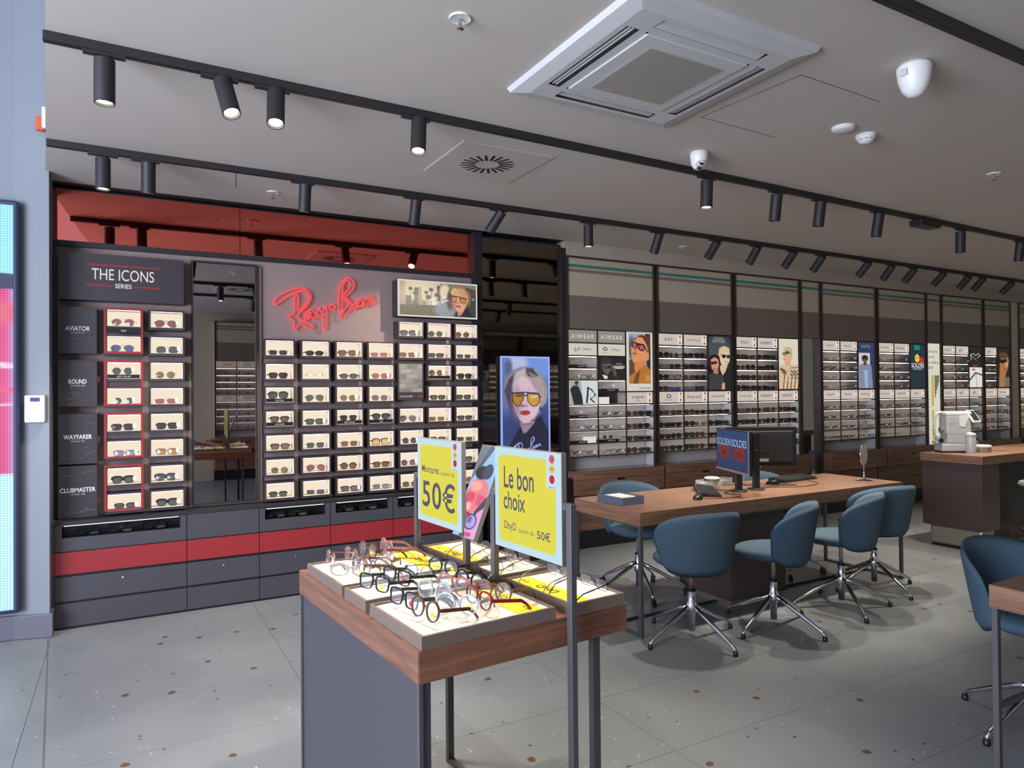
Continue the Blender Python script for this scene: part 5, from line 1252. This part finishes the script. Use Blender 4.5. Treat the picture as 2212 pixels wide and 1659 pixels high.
lst = [
 ('pink metal eyeglasses at the left end of the back left tray', .055,.80,'round','copper','clear',-96,None),
 ('brown eyeglasses in the middle of the back left tray', .10,.655,'round','brown','clear',-94,None),
 ('rose wire eyeglasses, second from the left in the back left tray', .135,.815,'round','copper','clear',-89,None),
 ('large tortoiseshell eyeglasses with yellow sticker in the back left tray', .205,.835,'round','tortoise','clear',-82,'y'),
 ('pink eyeglasses near the yellow card of the back left tray', .28,.84,'round','pink','clear',-94,None),
 ('brown eyeglasses with yellow sticker at the front of the back left tray', .06,.625,'oval','brown','clear',-40,'y'),
 ('black oval sunglasses with yellow sticker in the back left tray', .155,.665,'oval','black','clear',-40,'y'),
 ('copper eyeglasses at the front edge of the back left tray', .225,.70,'round','copper','clear',-94,None),
 ('black square eyeglasses, first from the left in the middle left tray', .06,.425,'square','black','clear',-72,'y'),
 ('black square eyeglasses with red sticker in the middle left tray', .145,.45,'square','black','clear',-76,'r'),
 ('thin dark eyeglasses, third in the middle left tray', .225,.455,'round','blackwire','clear',-70,None),
 ('black round eyeglasses with yellow sticker, last in the middle left tray', .315,.46,'round','black','clear',-68,'y'),
 ('large black eyeglasses with red sticker in the front left tray', .065,.225,'square','black','clear',-80,'r'),
 ('brown round eyeglasses with yellow sticker at the near corner of the front tray', .065,.095,'round','tortoise','clear',-82,'y'),
 ('grey translucent eyeglasses with yellow sticker, upper left of the front tray', .165,.235,'round','clear','clear',-68,'y'),
 ('grey-green round eyeglasses with yellow sticker at the centre of the front tray', .155,.085,'round','grey','clear',-54,'y'),
 ('rose-rimmed round eyeglasses with yellow sticker at the back of the front tray', .235,.245,'pilot','pink','clear',-76,'y'),
 ('dark red cat-eye eyeglasses in the front left tray', .235,.105,'cat','red','clear',-92,None),
 ('black round eyeglasses beside the yellow card of the front tray', .30,.265,'round','black','clear',-78,'y'),
 ('brown round eyeglasses with yellow sticker beside the yellow card of the front tray', .30,.13,'round','brown','clear',-68,'y'),
 ('gold glasses in the back right tray behind the posts', .60,.70,'round','gold','clear',105,None),
 ('thin glasses at the left of the middle right tray', .53,.45,'rect','silver','clear',100,None),
 ('gold glasses with white tag in the middle right tray', .60,.45,'pilot','gold','clear',95,None),
 ('silver glasses at the back of the front right tray', .61,.22,'rect','silver','clear',95,None),
 ('black wire glasses at the front of the front right tray', .615,.06,'rect','blackwire','clear',90,None)]
for L in lst: stand_glasses(L[0], L[1], L[2], L[3], L[4], L[5], L[6], sticker=L[7], tag_=L[6] > 100, lift=.014 if L[6] < 100 else .004)

# ------------------------------------------------------------------ long consulting desk
t = thing('consulting_desk', 'long walnut consulting desk on steel frames and a dark pedestal', 'desk', (2.715, 3.300, 0))
DL, DD, DH = 2.64, .70, .76
bx('desktop', (0,0,DH-.085,DL,DD,DH), M_WALNUTL, t, bevel=.0015)
bx('edge_band', (-.0015,.001,DH-.0845,0,DD-.001,DH-.0005), M_WALNUTLY, t)
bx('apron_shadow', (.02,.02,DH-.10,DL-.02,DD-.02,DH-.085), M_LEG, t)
for x in (.0, DL-.022):
    for y in (.0, DD-.022): bx('leg', (x,y,.0,x+.022,y+.022,DH-.085), M_LEG, t)
    bx('foot_rail', (x,.022,0,x+.022,DD-.022,.016), M_LEG, t)
bx('floor_rail', (.022,.30,0,DL-.022,.318,.016), M_BLACK, t)
bx('pedestal', (.90,.14,.05,1.45,DD-.06,DH-.10), M_BROWNLAM, t)
bx('pedestal_foot', (.93,.17,0,1.42,DD-.09,.05), M_STEEL, t)
# things on the desk
q = thing('grey_tray_box', 'grey open box with folded white paper at the near end of the desk', 'box', (2.775, 3.545, DH), R(3))
b = MB(); w, d, h = .185, .255, .052; e = .004
b.box(0,0,0,w,d,.004).box(0,0,.004,w,e,h).box(0,d-e,.004,w,d,h).box(0,e,.004,e,d-e,h).box(w-e,e,.004,w,d-e,h); b.build('box_body', mat('slate_card', (84,90,106), .7), q)
b = MB(); n = 5
for k in range(n):
    y0 = .05+k*.035
    b.add([(.02,y0,.006),(w-.02,y0,.006),(w-.02,y0+.018,.048),(.02,y0+.018,.048),(w-.02,y0+.035,.006),(.02,y0+.035,.006)], [(0,1,2,3),(3,2,4,5)])
b.build('folded_paper', mat('white_paper', (234,234,224), .8), q)
def keyboard(label, x, y, rz, L_=.44, D_k=.15):
    q = thing('keyboard', label, 'keyboard', (x, y, DH), rz, 'keyboards on the desk')
    MB().add([(-L_/2,-D_k/2,0),(L_/2,-D_k/2,0),(L_/2,D_k/2,0),(-L_/2,D_k/2,0),(-L_/2,-D_k/2,.012),(L_/2,-D_k/2,.012),(L_/2,D_k/2,.030),(-L_/2,D_k/2,.030)],
             [(0,3,2,1),(4,5,6,7),(0,1,5,4),(1,2,6,5),(2,3,7,6),(3,0,4,7)]).build('base', M_BLKPL, q, bevel=.003)
    me = MB().add([(-.0078,-.0078,0),(.0078,-.0078,0),(.0078,.0078,0),(-.0078,.0078,0),(-.006,-.006,.007),(.006,-.006,.007),(.006,.006,.007),(-.006,.006,.007)], [(4,5,6,7),(0,1,5,4),(1,2,6,5),(2,3,7,6),(3,0,4,7)]).mesh('key', mat('key_black', (48,48,50), .45))
    for r_ in range(6):
        for c_ in range(22):
            if c_ in (15,18) or (r_ == 0 and 4 <= c_ <= 8): continue
            yy = -.058+r_*.0205; inst('key', me, q, (-L_/2+.02+c_*.0192, yy, .013+(yy+D_k/2)*.12), (R(6.8),0,0))
    bx('space_bar', (-L_/2+.085,-.066,.013,-L_/2+.185,-.051,.020), MATS['key_black'], q)
    return q
def mouse(label, x, y, rz):
    q = thing('computer_mouse', label, 'mouse', (x, y, DH), rz, 'computer mice on the desk')
    b = MB(); n = 14; rings = [(1,0),(1.0,.012),(.88,.024),(.6,.032),(.2,.035)]
    vs = []
    for s_, z_ in rings: vs += [(.031*s_*math.cos(2*math.pi*j/n), .056*s_*math.sin(2*math.pi*j/n), z_+(.002*math.sin(2*math.pi*j/n))) for j in range(n)]
    fs = [(i*n+j, i*n+(j+1) % n, (i+1)*n+(j+1) % n, (i+1)*n+j) for i in range(4) for j in range(n)]+[tuple(range(4*n,5*n))]
    b.add(vs, fs).build('shell', M_BLKPL, q, smooth=True); b2 = bx('scroll_wheel', (-.003,.022,.030,.003,.036,.037), M_DKGREY, q); return q
def cable(label, pts, r_=.0022, m=None, name='cable'):
    P = [Vector(p) for p in pts]; Q = []
    for i in range(len(P)-1):
        a, b_, c, d = P[max(i-1,0)], P[i], P[i+1], P[min(i+2,len(P)-1)]
        for k in range(6):
            s = k/6; Q.append(.5*((2*b_)+(c-a)*s+(2*a-5*b_+4*c-d)*s*s+(3*b_-a-3*c+d)*s**3))
    Q.append(P[-1])
    return tag(MB().tube(Q, r_, 6).build(name, m or M_BLKPL, smooth=True), label, 'cable', 'cables on the desk')
keyboard('black keyboard with number pad at the near side of the desk', 3.665, 3.705, R(52))
mouse('black mouse beside the near keyboard', 3.385, 3.505, R(-60))
keyboard('black keyboard on the far side of the monitors', 4.75, 3.84, R(5))
mouse('black mouse beside the far keyboard', 4.40, 3.745, R(-110))
cable('black mouse cable looping in front of the near keyboard', [(3.43,3.49,DH+.004),(3.52,3.455,DH+.003),(3.66,3.42,DH+.003),(3.78,3.50,DH+.003),(3.72,3.58,DH+.003),(3.80,3.64,DH+.003),(3.90,3.62,DH+.01)])
cable('thin black cable from the near keyboard to the monitor post', [(3.60,3.80,DH+.01),(3.72,3.80,DH+.003),(3.82,3.74,DH+.003),(3.92,3.63,DH+.01)])
cable('black cable trailing from the far keyboard', [(4.78,3.76,DH+.01),(4.74,3.60,DH+.003),(4.58,3.54,DH+.003),(4.40,3.55,DH+.003),(4.26,3.62,DH+.003),(4.10,3.60,DH+.01)])
cable('black mouse cable of the far mouse', [(4.43,3.70,DH+.004),(4.5,3.60,DH+.003),(4.36,3.66,DH+.003),(4.12,3.63,DH+.01)])
def monitor(label, cx, cy, rz, zc, w, h, screen):
    q = thing('computer_monitor', label, 'monitor', (cx, cy, zc), rz, 'monitors on the desk')
    MB().box(-w/2,-.006,-h/2,w/2,.016,h/2).build('case', M_BLKPL, q, bevel=.003)
    MB().box(-w/2+.03,.016,-h/2+.03,w/2-.03,.032,h/2-.03).build('back_cover', mat('monitor_back', (32,31,33), .5), q, bevel=.008)
    MB().box(-w/2,-.010,-h/2,w/2,-.005,-h/2+.018).box(w/2-.012,-.009,-h/2+.018,w/2,-.005,h/2).build('silver_bezel', mat('silver_bezel', (128,124,126), .4), q)
    return q
# monitor with the sale screen, turned to the left
a1 = math.atan2(3.866-3.354, 3.933-3.722)
q = monitor('monitor with blue SOLDEN SOLDES screen, turned to the left', 3.828, 3.610, a1-math.pi, 1.058, .545, .305, True)
p = Pic(.518, .275, (0,0,500,620), .0022, (52,74,128))
p.speck(0,0,500,620,[(44,62,112),(60,84,140)],.4,1)
for x in (18,260): p.poly([(x+20,250),(x+190,258),(x+190,480),(x+20,460)], (150,48,56), 6)
o = p.build('screen_image', vcol('screen_dim', .5), q, (-.004,-.0068,.008))
lm = glow('screen_lettering', (150,176,214), .9); lm2 = glow('screen_ghost_lettering', (66,84,146), .9)
text('SOLDEN', -.132,-.0076,.060,.235,.052, lm, q, 'screen_lettering', bold=.012); text('SOLDES', .120,-.0076,.060,.235,.052, lm, q, 'screen_lettering', bold=.012)
text('SOLDEN', -.132,-.0074,.118,.235,.046, lm2, q, 'screen_lettering'); text('SOLDES', .120,-.0074,.118,.235,.046, lm2, q, 'screen_lettering')
for x in (-.135,.115): text('70%', x,-.0078,-.02,.09,.032, mat('screen_dark_text', (70,26,40), .6), q, 'screen_lettering')
q = monitor('black monitor seen from behind on the desk', 4.28, 3.755, R(-29+180), 1.061, .545, .30, False)
bx('label_plate', (-.05,.0325,-.115,.03,.0335,-.092), mat('label_silver', (150,150,152), .4), q); bx('label_plate', (.045,.0325,-.115,.085,.0335,-.094), MATS['label_silver'], q)
for k in range(4): bx('port', (.06-.012*k,.0325,-.05+.02*k,.068-.012*k,.0345,-.04+.02*k), M_STEEL, q)
for k, (x, y, rr, hh, lab) in enumerate([(3.90, 3.625, .0, .36,'black monitor post behind the sale screen'),(4.075, 3.62, .0, .42,'black monitor post of the monitor seen from behind')]):
    q = thing('monitor_stand', lab, 'monitor stand', (x, y, DH), R(-30), 'monitor posts on the desk')
    autosmooth(MB().lathe([(.001,0),(.06,0),(.062,.006),(.05,.013),(.001,.014)], 24).build('foot', M_BLKPL, q))
    bx('column', (-.024,-.018,.012,.024,.018,hh), M_BLKPL, q, bevel=.004)
    if k: MB().box(.0,-.012,hh-.16,.16,.012,hh-.14).build('arm', M_BLKPL, q).rotation_euler = (0,0,R(40)); bx('power_light', (-.003,-.0195,hh-.13,.003,-.0180,hh-.125), glow('red_led', (255,70,60), 1.5), q)
    else: bx('arm', (-.03,-.02,hh-.10,.03,.035,hh-.02), M_BLKPL, q)
cable('white cable hanging behind the rear monitor', [(4.33,3.79,.915),(4.35,3.83,.87),(4.38,3.86,.80),(4.40,3.86,DH+.004)], .0025, M_WHITE)
cable('black cable bundle between the monitor posts', [(3.93,3.64,1.0),(3.97,3.66,.86),(3.99,3.67,.80),(4.05,3.63,.80),(4.09,3.66,.92)], .003)
q = thing('acrylic_stand', 'clear acrylic stand holding a flat white disc and papers behind the keyboard', 'acrylic stand', (3.83, 3.90, DH), R(5))
MB().box(0,0,.0,.33,.004,.05).box(0,.08,.0,.33,.084,.05).box(0,0,0,.004,.084,.05).box(.326,0,0,.33,.084,.05).box(0,0,0,.33,.084,.003).build('acrylic_body', M_GLASS, q)
bx('papers', (.01,.01,.004,.31,.075,.03), mat('mixed_papers', (190,186,178), .7, noise=.4, nscale=60), q)
autosmooth(MB().lathe([(.001,.052),(.055,.052),(.06,.058),(.05,.066),(.001,.070)], 24, (.14,.042,0)).build('white_disc', M_WHITE, q)); MB().box(.09,.01,.03,.19,.07,.052).build('black_block', M_BLKPL, q)
q = thing('table_mirror', 'round chrome cosmetic mirror on a stand at the far end of the desk', 'mirror', (5.20, 3.52, DH), R(-48))
autosmooth(MB().lathe([(.001,0),(.068,0),(.070,.003),(.055,.008),(.010,.014),(.0045,.03),(.0045,.055),(.011,.062),(.0045,.069),(.004,.12)], 28).build('foot', M_CHROME, q))
rim = MB().tube([(.072*math.cos(R(a)),0,.085*math.sin(R(a))) for a in range(0,360,12)], .005, 8, closed=True).build('rim', M_CHROME, q, smooth=True); rim.location = (0,0,.207); rim.rotation_euler = (0,0,R(62))
gl = MB().prism([(.070*math.cos(R(a)),.083*math.sin(R(a))) for a in range(0,360,12)], -.002, .002).build('mirror_glass', M_MIRC, q); gl.location = (0,0,.207); gl.rotation_euler = (0,0,R(62))

# ------------------------------------------------------------------ upholstered swivel chairs
def shell_mesh():
    A = R(84); na, nt = 28, 10; th = .028; vs = []; fs = []
    def P(a, t, o):
        q = abs(a)/A
        z0 = .418+.06*q**6; z1 = .800-.105*q**2.4-.05*q**10
        z = z0+(z1-z0)*t
        r_ = .232+.048*t-.006*math.sin(math.pi*t)+o-.022*(1-t)**3
        y = -r_*math.cos(a)*.95; x = r_*1.02*math.sin(a)
        return (x, y, z)
    for side in (0, 1):
        for i in range(na+1):
            for j in range(nt+1):
                a = -A+2*A*i/na; t = j/nt
                e = min(1, min(t, 1-t)*9, (1-abs(a)/A)*12); e = math.sqrt(max(0, 1-(1-e)**2))
                vs.append(P(a, t, (th/2 if side == 0 else -th/2)*e))
    n1 = (na+1)*(nt+1)
    for i in range(na):
        for j in range(nt):
            a = i*(nt+1)+j; q = (a, a+nt+1, a+nt+2, a+1)
            fs.append(q); fs.append(tuple(n1+k for k in reversed(q)))
    b = MB(); b.add(vs, fs); me = b.mesh('backrest', M_TEAL, True)
    import bmesh
    bm = bmesh.new(); bm.from_mesh(me); bmesh.ops.remove_doubles(bm, verts=bm.verts, dist=1e-5); bmesh.ops.recalc_face_normals(bm, faces=bm.faces); bm.to_mesh(me); bm.free()
    me.polygons.foreach_set('use_smooth', [True]*len(me.polygons)); return me
def seat_mesh():
    prof = [(.001,.437),(.10,.436),(.18,.442),(.222,.462),(.238,.480),(.236,.496),(.222,.508),(.17,.516),(.08,.512),(.001,.510)]
    b = MB(); n = 36; vs = []
    for r_, z in prof:
        for j in range(n):
            a = 2*math.pi*j/n; x, y = math.cos(a), math.sin(a)
            vs.append((r_*x*.94, r_*y*(1.02 if y > 0 else .80), z-.012*max(0, y)**2*(r_/.23)))
    fs = [(i*n+j, i*n+(j+1) % n, (i+1)*n+(j+1) % n, (i+1)*n+j) for i in range(len(prof)-1) for j in range(n)]
    b.add(vs, fs); me = b.mesh('seat', M_TEAL, True); return me
ME_SH, ME_SE = shell_mesh(), seat_mesh()
colb = MB(); colb.lathe([(.001,.445),(.045,.445),(.04,.432),(.018,.415),(.0135,.40),(.0135,.285),(.001,.285)], 20)
ME_GAS = colb.mesh('gas_lift', M_STEEL, True)
ME_COL = MB().lathe([(.001,.292),(.024,.292),(.025,.288),(.0235,.28),(.0235,.225),(.034,.210),(.036,.185),(.032,.165),(.0205,.155),(.0205,.050),(.001,.050)], 24).mesh('hub', M_CHROME, True)
ME_CAP = MB().lathe([(.001,.297),(.0255,.297),(.0262,.286),(.001,.286)], 20).mesh('collar', M_BLKPL, True)
def leg_mesh():
    pts = [(.025,0,.192),(.10,0,.158),(.20,0,.108),(.31,0,.052),(.330,0,.040),(.333,0,.024)]
    b = MB(); n = 8; vs = []
    for k, (x, y, z) in enumerate(pts):
        w, h = (.017,.014) if k == 0 else ((.014,.013) if k < 3 else (.011,.009))
        for j in range(n):
            a = 2*math.pi*j/n
            if k < 4: vs.append((x+.3*h*math.sin(a), w*math.cos(a), z+h*math.sin(a)))
            else: vs.append((x+h*math.sin(a)*(1.0), w*math.cos(a), z))
    fs = [(i*n+j, i*n+(j+1) % n, (i+1)*n+(j+1) % n, (i+1)*n+j) for i in range(len(pts)-1) for j in range(n)]
    fs += [tuple(reversed(range(n))), tuple(range(5*n, 6*n))]
    b.add(vs, fs); return b.mesh('leg', M_CHROME, True)
ME_LEG = leg_mesh(); ME_LEGC = ME_LEG
ME_GLIDE = MB().lathe([(.001,0),(.014,0),(.015,.010),(.0125,.026),(.001,.026)], 14, (.333,0,0)).mesh('glide', M_BLKPL, True)
cb = MB()
for s_ in (-1, 1): cb.cyl((.345,s_*.008-.004,.026),(.345,s_*.008+.004,.026),.026,n=16)
ME_CAST = cb.mesh('caster', M_BLKPL)
def chair(label, x, y, face, base, casters=False, tagv=False, dz=0.0):
    """face: direction the sitter looks, degrees; base: direction of one leg"""
    q = thing('swivel_chair', label, 'chair', (x, y, 0), R(face-90), 'blue upholstered swivel chairs')
    inst('seat', ME_SE, q, (0,0,dz)); inst('backrest', ME_SH, q, (0,0,dz)); inst('gas_lift', ME_GAS, q, (0,0,0)); inst('hub', ME_COL, q); inst('collar', ME_CAP, q)
    for k in range(4 if not casters else 5):
        a = R(base-(face-90)+(90 if not casters else 72)*k)
        l = inst('leg', ME_LEG, q, (0,0,.030 if casters else 0), (0,0,a)); inst('caster' if casters else 'glide', ME_CAST if casters else ME_GLIDE, l, (0,0,-.030 if casters else 0))
    if tagv:
        MB().box(-.003,-.001,-.022,.003,.001,.022).build('fabric_tag', M_BLKPL, q, loc=(.236,.03,.56))
        MB().cyl((-.05,.02,.435),(-.21,.06,.418),.005,n=8).build('height_lever', M_BLKPL, q)
    return q
chair('blue swivel chair at the near corner of the desk, back towards the camera', 2.986, 3.157, 80, 2)
chair('blue swivel chair in the middle of the near side, seat turned left', 3.577, 3.05, 122, 9)
chair('blue swivel chair third along the near side of the desk', 4.30, 3.09, 117, 61)
chair('blue swivel chair at the far end of the near side of the desk', 4.924, 3.262, 78, -13)
chair('blue chair on casters behind the near end of the desk', 3.32, 4.06, 262, -40, True, True)
chair('blue chair on casters behind the desk, mostly hidden by the monitors', 4.72, 3.98, 275, 20, True)
chair('blue swivel chair pushed under the small table at the right edge', 3.48, 1.55, 262, 172, False, True)

# ------------------------------------------------------------------ small table at the right edge
t = thing('side_table', 'walnut table with slim steel legs cut by the right edge', 'table', (2.835, 1.42, 0))
bx('tabletop', (0,-.75,.675,1.6,0,.76), M_WALNUTL, t, bevel=.0015)
bx('edge_band', (-.0015,-.749,.6755,0,-.001,.7595), M_WALNUTLY, t)
for x in (.012,1.57):
    for y in (-.022,-.745): bx('leg', (x,y-.0,0,x+.022,y+.020,.675), M_LEG, t)
bx('stretcher', (.034,-.018,.29,1.57,-.002,.31), M_LEG, t); bx('foot_rail', (.012,-.725,0,.034,-.022,.016), M_LEG, t)

# ------------------------------------------------------------------ measuring island and its equipment
t = thing('measuring_island', 'brown island with a walnut top and steel plinth behind the desk', 'counter', (6.70, 3.39, 0))
bx('worktop', (0,0,.805,2.4,.56,.88), M_WALNUTL, t, bevel=.0015)
bx('edge_band', (-.0015,.001,.8055,0,.559,.8795), M_WALNUTLY, t); bx('body', (.015,.012,.20,.30,.55,.805), M_BROWNLAM, t); bx('apron_panel', (.30,.14,.20,2.35,.55,.805), mat('island_dark', (44,42,42), .6), t)
bx('kick_plinth', (.075,.05,.012,.29,.52,.20), M_STEEL, t, bevel=.02); bx('kick_shadow', (.085,.06,0,.28,.51,.012), M_BLKPL, t); bx('kick_plinth', (.29,.20,0,2.3,.52,.20), M_BROWNLAM, t)
m = thing('autorefractor', 'white eye measuring machine with a tilted touch screen on the island', 'optical instrument', (6.935, 3.80, .88), R(-32)); m.scale = (.84,.84,1.0)
W2 = mat('instrument_white', (222,221,210), .4); W3 = mat('instrument_grey', (176,178,178), .45)
bx('base', (-.13,-.09,.012,.22,.09,.085), W3, m, bevel=.012); bx('base_shadow', (-.12,-.085,0,.21,.085,.012), M_BLKPL, m)
bx('column', (-.065,-.083,.085,.195,.083,.19), W3, m, bevel=.012)
bx('body', (-.075,-.085,.165,.20,.085,.36), W3, m, bevel=.018)
bx('top_cover', (-.078,-.088,.350,.205,.088,.392), W2, m, bevel=.016)
MB().prism([(.06,.355),(.20,.355),(.20,.33),(.16,.33),(.12,.24),(.065,.255)], -.092, -.084).build('side_fairing', W2, m)
s_ = MB().box(-.055,-.010,-.075,.055,.012,.075).build('touch_screen', W2, m, bevel=.006, loc=(.215,-.085,.345)); s_.rotation_euler = (R(-42),0,R(18))
MB().box(-.043,-.0115,-.062,.043,-.010,.062).build('display_glass', mat('dark_display', (34,44,44), .12), s_)
MB().tube([(-.075,0,.385),(-.13,0,.375),(-.168,0,.33),(-.172,0,.24),(-.168,0,.17),(-.13,0,.13),(-.11,0,.05)], .013, 8).build('head_rest_frame', mat('frame_green_grey', (176,184,172), .3), m, smooth=True)
MB().box(-.175,-.05,.085,-.105,.05,.105).box(-.150,-.035,.105,-.120,.035,.155).build('chin_rest', W3, m, bevel=.006)
autosmooth(MB().cyl((-.075,0,.215),(-.11,0,.215),.028,n=20).build('objective', M_STEEL, m))
autosmooth(MB().cyl((-.135,-.055,.115),(-.135,-.085,.115),.020,n=18).build('chin_knob', M_BLKPL, m))

bx('print_line', (-.05,-.0856,.272,.02,-.085,.279), mat('grey_logo', (140,144,150), .5), m)
j = thing('plastic_jar', 'clear plastic jar with a white lid and tissue in front of the machine', 'jar', (6.985, 3.635, .88)); j.scale = (.85,.85,1)
autosmooth(MB().lathe([(.001,0),(.048,0),(.050,.01),(.050,.150),(.047,.160),(.001,.160)], 28).build('jar_body', mat('frosted_plastic', (196,200,204), .25, alpha=.62), j))
autosmooth(MB().lathe([(.001,.160),(.052,.160),(.053,.176),(.05,.180),(.001,.180)], 28).build('lid', mat('lid_grey', (190,190,184), .35, alpha=.8), j))
b = MB(); b.add([(-.04,-.03,.182),(.03,-.04,.184),(.045,.01,.186),(.01,.04,.190),(-.035,.03,.184),(-.005,0,.202)], [(0,1,5),(1,2,5),(2,3,5),(3,4,5),(4,0,5)]); b.build('tissue', M_WHITE, j)
j = thing('white_terminal', 'low round white device with a dark knob beside the machine', 'device', (7.19, 3.64, .88))
P8 = [(.075*math.cos(R(45*k+22)), .075*math.sin(R(45*k+22))) for k in range(8)]
MB().prismz(P8, 0, .045).build('steel_body', M_STEEL, j, bevel=.004); MB().prismz([(a*1.06, c*1.06) for a, c in P8], .045, .068).build('white_cap', W2, j, bevel=.008)
MB().cyl((-.02,.02,.068),(-.035,.03,.115),.009,n=10).build('stem', M_CHROME, j); autosmooth(MB().lathe([(.001,-.018),(.014,-.012),(.018,.0),(.014,.012),(.001,.018)], 14, (-.038,.032,.125)).build('knob', M_BLKPL, j))
cable('short black cable on the island beside the white device', [(7.28,3.70,.884),(7.36,3.68,.884),(7.42,3.60,.884),(7.47,3.56,.886)], .0025)
# stools at the right edge
def stool(label, x, y, sh=.62):
    q = thing('padded_stool', label, 'stool', (x, y, 0), 0, 'grey padded stools by the island')
    autosmooth(MB().lathe([(.001,sh-.055),(.12,sh-.05),(.18,sh-.035),(.195,sh-.012),(.185,sh+.012),(.13,sh+.028),(.001,sh+.032)], 30).build('seat', mat('stool_grey', (104,112,104), .9), q))
    autosmooth(MB().cyl((0,0,sh-.14),(0,0,sh-.05),.018,n=14).build('gas_lift', M_BLKPL, q)); autosmooth(MB().cyl((0,0,.05),(0,0,sh-.14),.026,n=16).build('column', M_CHROME, q))
    for k in range(5):
        a = R(72*k+15); l = MB().tube([(0,0,.085),(.12,0,.07),(.26,0,.055)], .014, 8, r2=.010).build('leg', M_CHROME, q, smooth=True); l.rotation_euler = (0,0,a)
        c = MB().cyl((.265,-.01,.024),(.265,.01,.024),.024,n=14).build('caster', M_BLKPL, l)
    MB().tube([(.17*math.cos(R(a)),.17*math.sin(R(a)),.19) for a in range(0,360,20)], .008, 8, closed=True).build('foot_ring', M_CHROME, q, smooth=True)
    return q
stool('grey padded stool in front of the island at the right edge', 7.30, 3.18)
stool('farther padded stool at the island, mostly cut by the right edge', 8.35, 3.42, .70)
